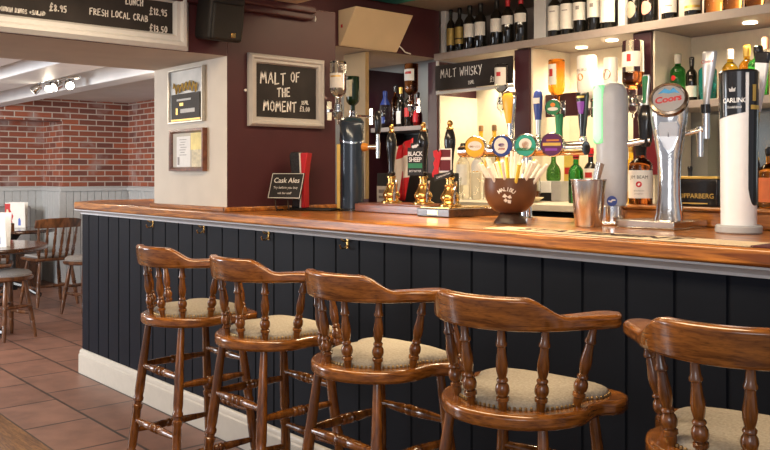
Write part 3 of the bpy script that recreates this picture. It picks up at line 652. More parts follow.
# right niche bottles on the inner shelf
zi = 1.656
N3 = [(-2.415, 2.06, .26, .080, 'square', G_GREEN, PAPER, (.04, .28), mat('grey_cap', (.45, .44, .42), .4), 'green bottle with red seal at the left of the right niche'),
      (-2.335, 2.06, .235, .060, 'spirit', DARKWINE, PAPER, (.1, .35), BLACKP, 'small black capped bottle behind the silver tap lever'),
      (-2.235, 2.04, .235, .092, 'square', G_TEAL, None, (.1, .4), BLACKP, 'teal bottle with black cap in the right niche'),
      (-2.155, 2.12, .265, .080, 'spirit', G_GOLD, CREAMP, (.2, .55), PAPER, 'golden bottle with white cap in the right niche'),
      (-2.085, 2.16, .28, .078, 'spirit', G_GOLD, CREAMP, (.2, .5), YELLOW, 'golden bottle with yellow cap in the right niche'),
      (-2.04, 2.06, .26, .072, 'spirit', G_GOLD, None, (.2, .5), GOLD, 'slim golden bottle with gold cap in the right niche'),
      (-1.99, 2.16, .31, .080, 'spirit', G_CLEAR, CREAMP, (.2, .5), mat('peach_cap', (.75, .45, .32), .4), 'clear bottle with peach cap in the right niche'),
      (-1.965, 2.03, .25, .098, 'square', G_GREEN, None, (.1, .4), BLACKP, 'green bottle with round gold label in the right niche'),
      (-1.865, 2.10, .31, .090, 'spirit', G_AMBER, PAPER, (.34, .62), RED, 'amber bottle with red cap at the right edge of the photo')]
for x, y, h, d, st, g, lab, lz, cap, s in N3:
    t = bottle(s, (x, y, zi), h, d, st, g, lab, lz, 130, cap, .80, -75, 'bottles on the right niche shelf')
    if 'red seal' in s: oval_label(t, d/2, h*.5, .014, .014, RED)
    if 'round gold' in s: oval_label(t, d/2, h*.34, .030, .030, OVAL)
# dim things under the right niche shelf
bottle('orange labelled bottle on the oak ledge at the right edge of the photo', (-1.285, .685, H+.0685), .20, .07, 'spirit', G_AMBER, mat('orange_label', (.8, .22, .08), .6), (.1, .5), 150, BLACKP, .85, -110)
k = thing('hand_pump', 'black pump handle with gold top behind the white beer font', 'pump handle', (-1.34, .70, H+.0685))
B().lathe([(.022, 0), (.022, .006), (.012, .012), (.010, .03), (.016, .07), (.018, .11), (.013, .15), (.010, .158), (0, .158)], 18, cap=False).build('handle', BLACKP, k)
B().lathe([(.0105, .157), (.011, .165), (.006, .172), (.009, .182), (.006, .190), (0, .192)], 16, cap=False).build('finial', BRASS, k)
bottle('small bottle with yellow label on the smoked mirror ledge', (-2.30, 1.98, 1.115), .20, .055, 'spirit', DARKWINE, YELLOW, (.3, .6), 150, BLACKP, .85, -110)
jb = bottle('large whisky bottle with white label on the oak ledge by the white tower', (-1.765, .68, H+.0685), .225, .086, 'square', G_BROWN, PAPER, (.10, .56), 165, BLACKM, .80, -66)
def on_jb(zc): return lambda u, v: ((.0445)*math.sin(u/.0445+.42), -.0445*math.cos(u/.0445+.42), zc+v)
lettering([('JIM BEAM', .017, 0, .028)], BLACKM, jb, on_jb(.072), 'name')
f = on_jb(.074); b = B(); b.add([f(.011*math.cos(2*PI*i/16), .011*math.sin(2*PI*i/16)) for i in range(16)], [tuple(range(16))]); b.build('red_seal', RED, jb, smooth=False)
lettering([('BOURBON', .008, 0, -.022), ('WHISKEY', .008, 0, -.033)], INK, jb, on_jb(.072), 'small_print')
kp = thing('bar_caddy', 'black caddy with gold rim and gold lettering on the oak ledge', 'caddy', (-1.535, .69, H+.0685))
B().box(-.085, .085, -.04, .04, 0, .095).build('box', BLACKP, kp, .004); B().box(-.087, .087, -.042, .042, .095, .104).build('gold_rim', GOLD, kp, .002)
lettering([('KOPPARBERG', .024, 0, 0)], GOLD, kp, ony(-.0415, 0, .035), 'name'); B().box(-.07, .05, -.0415, -.0405, .008, .012).build('underline', GOLD, kp)

# ------------------------------------------------------------------ HAND PUMPS
def plinth(label, x0, x1, y0, y1, h, m, plate):
    t = thing('pump_plinth', label, 'plinth', ((x0+x1)/2, (y0+y1)/2, H+.0005)); a, c = (x1-x0)/2, (y1-y0)/2
    B().box(-a, a, -c, c, 0, h).build('block', m, t, .004)
    B().box(-a+.012, a-.012, -c+.012, c-.012, h, h+.004).build('top_plate', BRASS if plate else m, t, .001)
    if plate: B().box(-.03, .03, -c-.002, -c, h*.3, h*.75).build('name_plate', BRASS, t)
    return h+.0045
DKP = wood('dark_plinth_wood', (.05, .022, .010), (.11, .05, .02), (.8, 6, 8), 6, .3, .4)
hA = plinth('long red-brown wooden plinth under the two left hand pumps', -3.16, -2.665, .44, .68, .038, MAHOG, False)
hB = plinth('shorter dark plinth with brass plate under the right hand pump', -2.655, -2.46, .375, .70, .036, DKP, True)
def hand_pump(label, x, y, h0):
    t = thing('hand_pump', label, 'beer pump', (x, y, H+.001+h0), 0, 'hand pumps on the bar')
    B().lathe([(.050, 0), (.050, .006), (.044, .010), (.036, .014), (.034, .022), (.040, .030), (.042, .042), (.036, .056), (.027, .070), (.022, .088), (.024, .092), (.024, .098), (.018, .102), (.017, .125), (.022, .130), (.022, .136), (.016, .140), (0, .140)], 26).build('bell_base', BRASS, t)
    B().tube([(.03, .0, .05), (.040, -.002, .095), (.050, -.012, .112), (.062, -.028, .112), (.070, -.040, .095), (.072, -.044, .05), (.072, -.044, .012)], .0055).build('spout', CHROME, t)
    B().lathe([(.013, .138), (.019, .146), (.019, .155), (.014, .160), (.0145, .20), (.019, .25), (.0245, .29), (.025, .315), (.020, .345), (.014, .362), (0, .362)], 22).build('handle', BLACKP, t)
    B().lathe([(.0145, .360), (.016, .368), (.011, .374), (.009, .380), (.013, .388), (.013, .394), (.008, .404), (0, .406)], 18).build('finial', BRASS, t)
    for o in t.children: o.scale = (1, 1, .915)
    return t
p1 = hand_pump('brass and black hand pump without a clip, leftmost of three', -3.03, .56, hA)
p2 = hand_pump('brass and black hand pump with the black and green clip', -2.81, .56, hA)
p3 = hand_pump('brass and black hand pump with the dark red clip', -2.60, .52, hB)
c = thing('pump_clip', 'black pump clip with white lettering and a green band', 'pump clip', (-2.825, .528, 1.268), math.radians(14))
B().prism([(-.042, -.006), (.042, -.006), (.042, 0), (-.042, 0)], .0, .128).prism([(-.025, -.006), (.025, -.006), (.025, 0), (-.025, 0)], .128, .148).build('board', BLACKM, c, .002)
lettering([('BLACK', .028, 0, .098, .9, 'CENTER', .0004), ('SHEEP', .028, 0, .072, .9, 'CENTER', .0004), ('BEST BITTER', .0125, 0, .020, .95)], WHITEP, c, ony(-.0066, 0, 0))
B().box(-.038, .038, -.0066, -.006, .034, .056).build('green_band', GREEN, c)
b = B()
for (u, v, r) in ((-.010, .131, .009), (.002, .133, .010), (.013, .138, .006)):
    b.add([(u+r*math.cos(2*PI*i/12), -.0067, v+r*.75*math.sin(2*PI*i/12)) for i in range(12)], [tuple(range(12))])
b.build('sheep_mark', WHITEP, c, smooth=False)
c = thing('pump_clip', 'dark red pump clip with bright red figure and black banner', 'pump clip', (-2.588, .478, 1.262), math.radians(16))
B().box(-.028, .034, -.006, 0, .020, .122).build('board', WHITEP, c, .002)
B().box(-.024, .030, -.0075, -.006, .028, .074).box(-.024, .030, -.0075, -.006, .086, .118).build('panel', mat('wine_red_panel', (.13, .012, .018), .4, noise=0), c)
fig = [(-.055, .0), (-.030, .005), (-.026, .040), (-.020, .070), (-.012, .100), (-.018, .116), (-.030, .104), (-.036, .118), (-.052, .112), (-.050, .090), (-.042, .080), (-.052, .060), (-.046, .040), (-.058, .018)]
B().loft([[(x, -.012, z) for x, z in fig], [(x, -.004, z) for x, z in fig]]).build('red_figure', RED, c, smooth=False)
ban = [(-.045, -.004, 0), (-.02, .012, 0), (.012, .014, 0), (.046, .030, 0)]
bt = [(-.048, .010), (-.012, .018), (.020, .022), (.048, .036), (.044, .012), (.016, -.004), (-.012, -.008), (-.044, -.018)]
B().loft([[(x, -.015, z) for x, z in bt], [(x, -.0125, z) for x, z in bt]]).build('banner', BLACKM, c, smooth=False)
lettering([('CAERNARFON', .011, 0, 0, .9)], WHITEP, c, lambda u, v: (u, -.0155, .007+v+u*.33))
# red and white cloth behind the left pump
fl = B(); rows = []
for k in range(9):
    z = 1.13+.34*k/8; rows.append([(-3.56+.05*k/8+i*.022, 1.02+.010*math.sin(i*1.9+k*.5), z-.05*(1-i/6)*(k/8)) for i in range(7)])
vs = [p for r in rows for p in r]; fl.add(vs, [(k*7+i, k*7+i+1, (k+1)*7+i+1, (k+1)*7+i) for k in range(8) for i in range(6)])
for j, (k, i) in enumerate([(k, i) for k in range(8) for i in range(6)]): fl.mi[j] = 1 if (k >= 6 and i >= 1) or (i >= 3 and k < 3) or (k+i in (5, 6) and i > 2) else 0
fo = fl.build('bar_towel', [PAPER, RED]); sd = fo.modifiers.new('thick', 'SOLIDIFY'); sd.thickness = .006
tag(fo, 'red and white towel hanging behind the leftmost hand pump', 'towel')
k = thing('till', 'dark till with a white sign behind the two left hand pumps', 'till', (-3.25, 1.05, 0))
B().box(-.50, -.05, .02, .30, 0, 1.10).build('stand', BLACKM, k, .004); B().box(-.50, -.06, .03, .26, 1.10, 1.28).build('body', BLACKM, k, .006)
B().box(-.49, -.31, .022, .03, 1.115, 1.205).build('sign', PAPER, k); B().box(-.47, -.33, .0195, .022, 1.135, 1.150).box(-.47, -.36, .0195, .022, 1.165, 1.185).build('sign_print', INK, k)

# ------------------------------------------------------------------ CHROME T-BAR FONT
tb = thing('beer_font', 'chrome T-bar beer font with a row of round badges', 'beer font', (-2.05, .5, H+.0005))
B().rod((-.46, 0, .275), (.172, 0, .275), .026, 20).build('crossbar', CHROME, tb)
for x in (-.11,):
    B().lathe([(.045, 0), (.045, .008), (.024, .014), (.022, .03), (.022, .255)], 20, x, 0).build('post', CHROME, tb)
def disc_on(parent, x, z, r, m_face, deco, sub=True):
    M = Matrix.Translation((x, -.03, z)) @ Matrix.Rotation(math.radians(22), 4, 'Z') @ Matrix.Rotation(PI/2, 4, 'X')
    b = B(); b.M = M; b.lathe([(r*.8, -.01), (r, 0), (r, .018), (r*.93, .022), (r*.90, .018), (0, .018)], 28); o = b.build('badge', CHROME, parent)
    q = o if sub else parent
    b = B(); b.M = M; b.lathe([(0, .0195), (r*.89, .0195)], 28, cap=False); b.build('badge_face', m_face, q)
    for (m, pts) in deco:
        b = B(); b.M = M; b.add([(u*r, v*r, .0200) for u, v in pts], [tuple(range(len(pts)))]); b.build('badge_print', m, q, smooth=False)
    return o
def ell(cx, cy, a, c, n=20): return [(cx+a*math.cos(2*PI*i/n), cy+c*math.sin(2*PI*i/n)) for i in range(n)]
rect = lambda a, b_, c, d: [(a, c), (b_, c), (b_, d), (a, d)]
disc_on(tb, -.347, .290, .046, YELLOW, [(PAPER, ell(0, .1, .66, .42)), (mat('ochre_print', (.5, .22, .03), .5), rect(-.5, .5, -.05, .12))])
disc_on(tb, -.200, .290, .046, BLUE, [(PAPER, ell(-.1, .05, .62, .7)), (PURP2, ell(-.05, .1, .30, .16)), (REDP, rect(-.35, .25, -.32, -.16))])
disc_on(tb, -.082, .290, .046, mat('sea_green_face', (.03, .33, .28), .4), [(PAPER, ell(0, .1, .55, .5)), (mat('peach_print', (.75, .38, .22), .5), ell(0, .05, .3, .3)), (GREEN, rect(-.75, .75, -.45, -.2))])
disc_on(tb, .045, .290, .046, mat('dark_violet_face', (.10, .02, .10), .35), [(GOLD, rect(-.75, .75, -.1, .15)), (mat('copper_print', (.55, .2, .05), .4), rect(-.45, .6, .28, .42)), (PURP2, rect(-.55, .45, -.5, -.3))])
def paddle(name, label, x, z0, prof, m, extra, font=None, y=0):
    font = font or tb
    T = Matrix.Translation((x-font.location.x, y, z0))
    def B2():
        q = B(); q.M = T; return q
    rings = []
    for z, wd, dp, y_ in prof:
        rings.append([(wd/2*math.cos(2*PI*i/16), y_+dp/2*math.sin(2*PI*i/16), z) for i in range(16)])
    t = B2().loft(rings).build(name, m, font, ang=60); t['label'] = label
    B2().lathe([(.012, -.006), (.015, .0), (.015, .012), (.010, .020), (.010, .03)], 14).build('ferrule', CHROME, t)
    for nme, mm, pr2 in extra:
        B2().loft([[(wd/2*math.cos(2*PI*i/16), y_+dp/2*math.sin(2*PI*i/16), z) for i in range(16)] for z, wd, dp, y_ in pr2]).build(nme, mm, t, ang=60)
    return t
z0 = .301
paddle('tap_handle', 'tall tap handle with amber face and chrome edge, leftmost', -2.238, z0,
       [(.012, .020, .020, 0), (.05, .024, .022, 0), (.10, .042, .024, -.004), (.15, .062, .026, -.008), (.185, .072, .026, -.010), (.202, .060, .020, -.010), (.210, .030, .012, -.010)], CHROME,
       [('amber_face', YELLOW, [(.080, .024, .016, -.012), (.12, .040, .018, -.016), (.15, .050, .018, -.0185), (.185, .058, .018, -.0195), (.200, .040, .012, -.0180)])])
paddle('tap_handle', 'slim tap handle with blue top and white stem', -2.10, z0,
       [(.012, .018, .018, 0), (.05, .018, .018, 0), (.095, .026, .022, 0)], SILVER,
       [('blue_top', BLUE, [(.088, .0262, .0222, 0), (.13, .038, .026, -.002), (.175, .042, .028, -.002), (.195, .034, .022, -.002), (.203, .012, .010, -.002)]), ('white_band', PAPER, [(.150, .034, .010, -.013), (.172, .035, .010, -.0135)])])
gt = paddle('tap_handle', 'green tap handle with a round green and white medallion', -2.00, z0,
       [(.0, .030, .026, 0), (.05, .028, .024, 0), (.09, .034, .026, 0), (.105, .03, .02, 0)], GREEN, [])
disc_on(gt, .05, z0+.128, .031, GREEN, [(PAPER, ell(0, -.2, .65, .22)), (mat('orange_print', (.8, .25, .04), .5), ell(0, .3, .3, .25))], False)
paddle('tap_handle', 'black tap handle with a violet stripe and slanted top', -1.892, z0,
       [(.010, .022, .022, 0), (.04, .026, .022, 0), (.06, .034, .022, 0), (.12, .044, .024, 0), (.165, .056, .026, -.002), (.178, .054, .022, -.002)], BLACKP,
       [('violet_stripe', PURP2, [(.100, .018, .006, -.0125), (.122, .030, .006, -.0135), (.145, .034, .006, -.0150)]), ('gold_mark', GOLD, [(.158, .030, .004, -.0150), (.166, .034, .004, -.0155)])])


# white tower with lit bar
wt_ = thing('beer_font', 'tall white column beer font with a pale green lit bar', 'beer font', (-1.770, .505, H+.0005))
B().box(-.085, .07, -.085, .06, 0, .012).build('drip_plate', STEEL, wt_, .004)
B().lathe([(.054, .012), (.054, .066), (.050, .070)], 28).build('chrome_base', CHROME, wt_)
B().lathe([(.0, .066), (.046, .066), (.0535, .080), (.0545, .20), (.056, .40), (.0555, .452), (.050, .482), (.038, .499), (.018, .507), (0, .508)], 32).build('column', mat('pearl_white_casing', (.43, .45, .51), .3, noise=.03), wt_)
M = Matrix.Identity(4)
lb = B(); lb.M = M
rr = []
for k in range(13):
    t = k/12; z = .29+.205*t; e = min(t, 1-t); s_ = math.sqrt(max(0, 1-max(0, (1-e*9))**2)) if e < 1/9 else 1
    s_ = max(s_, .25); rr.append([(-.021+.0175*s_*math.cos(2*PI*i/14), -.057+.014*s_*math.sin(2*PI*i/14), z) for i in range(14)])
lb.loft(rr); lb.build('light_bar', mat('lit_pale_green', (.35, .6, .4), .4, emit=(.50, 1, .60), es=.75, noise=0), wt_)
ring = B(); ring.M = M
ring.box(-.0425, .0005, -.060, -.038, .287, .498).build('bar_housing', mat('green_glow_plastic', (.30, .75, .42), .35, emit=(.2, .9, .35), es=.45, noise=0), wt_, .008)
st_ = B(); st_.M = Matrix.Rotation(math.radians(38), 4, 'Z')
st_.add([(.018*math.cos(2*PI*i/20)-.004, -.0553, .085+.018*math.sin(2*PI*i/20)) for i in range(20)], [tuple(range(20))]); so = st_.build('blue_sticker', BLUE, wt_, smooth=False)
st2 = B(); st2.M = st_.M; st2.add([(u*.018-.004, -.0557, .085+v*.018) for u, v in [(-.7, -.15), (-.1, -.3), (.1, .0), (.7, .1), (.6, .3), (.0, .35), (-.2, .05), (-.7, .1)]], [tuple(range(8))]); st2.build('sticker_mark', PAPER, so, smooth=False)
paddle('tap_handle', 'black fluted tap with a green and silver lever right of the white tower', -1.672, z0-.005,
       [(-.02, .030, .030, 0), (.0, .046, .040, 0), (.05, .050, .044, 0), (.085, .058, .046, 0), (.115, .040, .034, 0), (.128, .026, .022, 0)], BLACKP,
       [('lever', SILVER, [(.120, .022, .018, 0), (.17, .026, .016, .002), (.225, .034, .014, .004), (.235, .026, .010, .004)]), ('green_inlay', GREEN, [(.135, .012, .006, -.008), (.18, .016, .006, -.006), (.226, .024, .006, -.0035), (.231, .016, .004, -.002)])], wt_, .06)
B().rod((.04, .02, .285), (.115, .06, .300), .012, 14).build('tap_barrel', CHROME, wt_)

# chrome vase-shaped font with tilted badge
cf = thing('beer_font', 'chrome waisted beer font with a tilted round badge on top', 'beer font', (-1.535, .49, H+.0005), math.radians(26))
b = B(); b.M = Matrix.Rotation(math.radians(-26), 4, 'Z'); b.box(-.13, .085, -.115, .10, 0, .004).box(-.128, .083, -.113, .098, .004, .026).build('drip_tray', STEEL, cf, .003)
rr = []
for z, wx, wy, yo in ((.026, .100, .09, 0), (.05, .088, .08, 0), (.10, .078, .072, 0), (.17, .074, .066, 0), (.23, .078, .066, 0), (.28, .092, .070, -.002), (.32, .106, .076, -.004), (.36, .118, .082, -.006), (.40, .124, .086, -.006), (.425, .120, .080, .0), (.445, .104, .060, .010), (.458, .07, .03, .018)):
    rr.append([(wx/2*math.cos(2*PI*i/28), yo+wy/2*math.sin(2*PI*i/28), z) for i in range(28)])
B().loft(rr).build('column', mat('hammered_chrome', (.78, .76, .74), .16, 1, noise=.05, nscale=40, bump=.25), cf, ang=60)
hp = [(-.026, .352), (.026, .352), (.032, .338), (.028, .305), (.014, .268), (0, .255), (-.014, .268), (-.028, .305), (-.032, .338)]
def colw(z):
    T_ = [(.23, .066, 0), (.28, .070, -.002), (.32, .076, -.004), (.36, .082, -.006)]
    for (a, w0, o0), (c2, w1, o1) in zip(T_[:-1], T_[1:]):
        if a <= z <= c2: q = (z-a)/(c2-a); return -(w0+(w1-w0)*q)/2+o0+(o1-o0)*q
    return -.04
ctr = (0, .315)
for nme, mm, sc, off in (('hole_rim', CHROME, 1.12, -.0015), ('hole', SILVER, 1.0, -.0035)):
    b = B(); P2 = [(ctr[0]+(u-ctr[0])*sc, ctr[1]+(v-ctr[1])*sc) for u, v in hp]
    b.loft([[(u, colw(v)+off+.012*(abs(u)/.05)**2, v) for u, v in P2], [(u, colw(v)+.012, v) for u, v in P2]]); b.build(nme, mm, cf, smooth=False)
M = Matrix.Translation((0, -.022, .424)) @ Matrix.Rotation(math.radians(62), 4, 'X')
b = B(); b.M = M; b.lathe([(.050, -.02), (.062, -.004), (.065, .006), (.062, .016), (.054, .020), (.051, .015), (0, .015)], 32); ro = b.build('badge_rim', mat('bronze_rim', (.42, .34, .27), .25, 1, noise=0), cf)
b = B(); b.M = M; b.lathe([(0, .0165), (.0505, .0165)], 32, cap=False); b.build('badge_face', SILVER, ro)
b = B(); b.M = M; b.add([(x_, y_, .0170) for x_, y_ in [(-.036, .016), (-.014, .040), (.004, .030), (.014, .042), (.036, .018), (.018, .022), (0, .018), (-.018, .022)]], [tuple(range(8))]); b.build('blue_peaks', mat('sky_blue_print', (.08, .32, .62), .4), ro, smooth=False)
lettering([('Coors', .034, 0, -.004, .95, 'CENTER', .0008)], RED, ro, lambda u, v: tuple(M @ Vector((u, v+.18*u, .0172))))
Tc = cf_inv = Matrix.Rotation(-math.radians(26), 4, 'Z') @ Matrix.Translation((.08, .095, 1.395-H-.0005))
def Bc():
    q = B(); q.M = Tc; return q
k = Bc().rod((0, 0, .0), (0, 0, .10), .012, 16).build('tap_lever', CHROME, cf); Bc().rod((0, -.005, .085), (0, -.005, .115), .016, 16).build('collar', BLACKP, k)
Bc().rod((0, -.02, .03), (-.085, -.055, .01), .009, 12).build('arm', CHROME, k)
Bc().rod((-.01, -.02, -.06), (-.01, -.02, .04), .010, 12, .012).build('spout', CHROME, k)
rr = [[(x0+wd/2*math.cos(2*PI*i/20), dp/2*math.sin(2*PI*i/20), z) for i in range(20)] for z, wd, dp, x0 in ((.11, .018, .018, 0), (.17, .030, .022, .004), (.24, .044, .026, .010), (.285, .052, .028, .013), (.292, .046, .022, .013))]
Bc().loft(rr).build('lever', SILVER, k, ang=60)
lettering([('Coors', .017, 0, 0)], RED, k, lambda u, v: tuple(Tc @ Vector((.0115+u, -.0148, .258+v+.1*u))))

# white and black column font at the right
wf = thing('beer_font', 'white oval column beer font with black top panel at the right', 'beer font', (-1.262, .425, H+.0005))
wf.scale = (.9, .9, 1)
B().lathe([(.072, 0), (.076, .004), (.076, .020), (.071, .025), (0, .025)], 36).build('base_disc', GREY, wf)
cp = [(.0575, .025), (.0585, .10), (.0595, .25), (.062, .40), (.0635, .488)]
B().lathe(cp, 40).build('column', WHITEP, wf)
def cr(z):
    for (r0, z0_), (r1, z1) in zip(cp[:-1], cp[1:]):
        if z0_ <= z <= z1: return r0+(r1-r0)*(z-z0_)/(z1-z0_)
    return cp[-1][0]
def patch(name, m, a0, a1, zlo, zhi, off=.0015, n=14, nz=8):
    b = B(); vs = []
    for k in range(nz+1):
        for i in range(n+1):
            q = i/n; a = math.radians(a0+(a1-a0)*q); lo, hi = zlo(q), zhi(q); z = lo+(hi-lo)*k/nz
            vs.append(((cr(z)+off)*math.cos(a), (cr(z)+off)*math.sin(a), z))
    b.add(vs, [(k*(n+1)+i, k*(n+1)+i+1, (k+1)*(n+1)+i+1, (k+1)*(n+1)+i) for k in range(nz) for i in range(n)]); return b.build(name, m, wf)
bp_ = patch('black_panel', BLACKP, -150, -44, lambda q: .345+.022*q, lambda q: .489)
patch('side_inlay', BLACKP, -34, 34, lambda q: .085+.05*abs(2*q-1)**4, lambda q: .489)
B().lathe([(.0655, .486), (.0655, .490), (.060, .496), (0, .494)], 40).build('top_cap', BLACKP, wf)
def on_wf(zc, a): return lambda u, v: ((cr(zc+v)+.0025)*math.cos(math.radians(a)+u/.062), (cr(zc+v)+.0025)*math.sin(math.radians(a)+u/.062), zc+v)
lettering([('CARLING', .0195, 0, 0, .95, 'CENTER', .0003), ('Established', .010, 0, -.020)], WHITEP, bp_, on_wf(.402, -76))
b = B(); f = on_wf(.435, -82); b.add([f(u, v) for u, v in [(-.009, -.006), (.009, -.006), (.011, .006), (.004, .001), (0, .009), (-.004, .001), (-.011, .006)]], [tuple(range(7))]); b.build('crest', mat('grey_print', (.45, .45, .47), .5), bp_, smooth=False)
patch('gold_marks', GOLD, -22, -8, lambda q: .40, lambda q: .45, .003); patch('gold_marks', GOLD, -28, 22, lambda q: .375, lambda q: .388, .003)
Mt = Matrix.Translation((.010, .098, 1.42-H-.0005)) @ Matrix.Rotation(math.radians(7), 4, 'Y')
b = B(); b.M = Mt; b.rod((0, 0, -.02), (0, 0, .06), .011, 14); k = b.build('tap_lever', BRASS, wf); k['label'] = 'tilted white tap lever with black top'
b = B(); b.M = Mt; b.rod((0, 0, .03), (0, -.045, .02), .008, 12); b.build('arm', BRASS, k)
b = B(); b.M = Mt; b.loft([[(sx*wd/2, sy*.010, z) for sx, sy in ((-1, -1), (1, -1), (1, 1), (-1, 1))] for z, wd in ((.05, .022), (.12, .034), (.205, .044))]); b.build('lever', WHITEP, k, .004)
b = B(); b.M = Mt; b.loft([[(sx*wd/2, sy*.0105, z) for sx, sy in ((-1, -1), (1, -1), (1, 1), (-1, 1))] for z, wd in ((.202, .0445), (.238, .050))]); b.build('black_top', BLACKP, k, .004)

# ------------------------------------------------------------------ DARK TOWER AND BITS AT THE LEFT OF THE BAR
dt = thing('beer_font', 'tall blue-black cylinder beer font with gold strip beside the wall end', 'beer font', (-3.255, .50, H+.0005))
NAVY = mat('blue_black_enamel', (.03, .045, .07), .22, .3, noise=.15, nscale=8, coat=.5)
B().lathe([(.068, 0), (.068, .008), (.062, .012), (0, .012)], 32).build('base', BLACKP, dt)
n = 32; top = lambda c_: .435+.015*c_
sl = lambda i, z, k: (.060*math.cos(2*PI*i/n), .060*math.sin(2*PI*i/n), z+k*math.cos(2*PI*i/n-2.6))
B().loft([[sl(i, .012, 0) for i in range(n)], [sl(i, .345, .018) for i in range(n)]]).build('column', NAVY, dt)
B().loft([[(x*1.03, y*1.03, z) for x, y, z in [sl(i, .343, .018) for i in range(n)]], [(x*1.03, y*1.03, z) for x, y, z in [sl(i, .352, .018) for i in range(n)]]]).build('ring', CHROME, dt)
B().loft([[sl(i, .351, .018) for i in range(n)], [sl(i, .435, .018) for i in range(n)], [(x*.85, y*.85, z+.012) for x, y, z in [sl(i, .435, .018) for i in range(n)]]]).build('head', NAVY, dt)
b = B(); b.M = Matrix.Rotation(math.radians(40), 4, 'Z'); b.box(-.071, -.052, -.026, .0, .010, .325); b.build('gold_strip', GOLD, dt, .003)
b = B(); b.M = Matrix.Rotation(math.radians(40), 4, 'Z'); b.box(-.071, -.052, .0, .0+.014, .010, .325); b.build('brown_strip', TAN, dt, .003)
b = B(); b.M = Matrix.Rotation(math.radians(30), 4, 'Z'); b.rod((.055, 0, .310), (.085, 0, .310), .022, 18, .017); b.build('amber_knob', mat('amber_plastic', (.65, .25, .03), .3, noise=0), dt)
def Bt():
    q = B(); q.M = Matrix.Rotation(math.radians(30), 4, 'Z'); return q
tp = Bt().rod((.085, 0, .310), (.135, 0, .310), .011, 14).build('tap', CHROME, dt); Bt().rod((.135, 0, .335), (.135, 0, .255), .012, 14, .010).build('spout', CHROME, tp)
Bt().rod((.135, 0, .335), (.135, 0, .375), .009, 12).build('stem', CHROME, tp)
Bt().lathe([(.010, .372), (.014, .385), (.017, .43), (.016, .475), (.010, .484), (0, .485)], 16, .135, 0).build('handle', BLACKP, tp)
rf = thing('beer_font', 'small curved beer font, black at the left and red at the right', 'beer font', (-3.43, .335, H+.0125), math.radians(28)); rf.scale = (.82, .9, 1.02)
def blade(x0a, x1a, y0, y1, pro):
    return [[(x0a+s0, y0, z), (x1a+s1, y0, z), (x1a+s1, y1, z), (x0a+s0, y1, z)] for z, s0, s1 in pro]
B().loft(blade(-.078, -.008, -.03, .03, ((0, .012, .0), (.06, .022, .004), (.14, .018, .004), (.21, .004, .0), (.255, -.002, -.004), (.27, .012, -.010)))).build('black_shell', mat('black_ribbed', (.03, .03, .035), .4, .3, noise=.5, nscale=140, bump=.6), rf, .006)
B().loft(blade(-.010, -.002, -.031, .031, ((0, .0, .0), (.06, .004, .004), (.14, .004, .004), (.21, .0, .0), (.265, -.004, -.004)))).build('white_line', PAPER, rf)
B().loft(blade(-.002, .036, -.03, .03, ((0, .0, -.012), (.06, .004, -.012), (.14, .004, -.014), (.21, .0, -.004), (.265, -.004, .008)))).build('red_shell', RED, rf, .005)
km = thing('bar_mat', 'black rubber bar mat under the small red and black font', 'bar mat', (-3.42, .36, H+.0006), math.radians(28))
B().box(-.09, .15, -.06, .06, 0, .011).build('mat', BLACKM, km, .004)
cs = thing('sign', 'small black sign reading Cask Ales leaning on a stand', 'sign', (-3.405, .20, H+.0005), math.radians(24))
lean = math.radians(-20); Ml = Matrix.Translation((0, 0, .060)) @ Matrix.Rotation(lean, 4, 'X')
b = B(); b.M = Ml; b.box(-.092, .092, 0, .006, 0, .132); b.build('card', BLACKM, cs, .001)
b = B(); b.M = Ml
for a in ((-.089, .089, .003, .0055), (-.089, .089, .1265, .129), (-.089, -.0865, .003, .129), (.0865, .089, .003, .129)): b.box(a[0], a[1], -.0012, 0, a[2], a[3])
b.build('border', PAPER, cs)
lettering([('Cask Ales', .036, 0, .092, 1.0, 'CENTER', .0004), ('Try before you buy', .0175, 0, .056), ('ask bar staff', .016, 0, .028)], PAPER, cs, lambda u, v: tuple(Ml @ Vector((u, -.0014, v))))
B().tube([(-.05, .02, 0), (-.05, .012, .02), (-.05, .004, .058)], .004).tube([(-.05, .02, .004), (-.05, .075, .004)], .004).tube([(.02, .02, .004), (.02, .012, .02), (.02, .004, .058)], .004).build('wire_stand', BLACKP, cs)

# ------------------------------------------------------------------ BOWL, STRAWS, CUP, TOWEL
bw = thing('bowl', 'brown coconut-shaped bowl on a foot, full of drinking straws', 'bowl', (-2.06, .29, H+.0005))
RB = [(.034, .036), (.060, .046), (.083, .072), (.094, .105), (.096, .135), (.093, .165)]
COCO = mat('brown_coconut_shell', (.13, .055, .025), .38, noise=.15, nscale=18, bump=.05)
B().lathe([(.0, .034)]+RB+[(.089, .165), (.091, .13), (.088, .10), (.076, .072), (.05, .052), (0, .048)], 36).build('shell', COCO, bw)
B().lathe([(.060, 0), (.060, .004), (.036, .038), (.030, .042), (0, .042)], 28).build('foot', mat('dark_brown_foot', (.045, .022, .014), .4, noise=.1), bw)
def rb(z):
    for (r0, z0_), (r1, z1) in zip(RB[:-1], RB[1:]):
        if z0_ <= z <= z1: return r0+(r1-r0)*(z-z0_)/(z1-z0_)
    return .11
def on_bw(a): return lambda u, v: ((rb(v)+.0015)*math.cos(math.radians(a)+u/.095), (rb(v)+.0015)*math.sin(math.radians(a)+u/.095), v)
b = B()
for i, ch in enumerate('MALIBU'):
    th = math.radians(36-14.5*i); gx, gz = -.042*math.sin(th), .083+.042*math.cos(th)
    vs, fs = glyphs(ch, .020, 1.0, 'CENTER', .0004); f = on_bw(-58)
    b.add([f(gx+x*math.cos(th)-y*math.sin(th), gz+x*math.sin(th)+y*math.cos(th)) for x, y, z in vs], fs)
b.build('name', PAPER, bw, smooth=False)
b = B(); f = on_bw(-58)
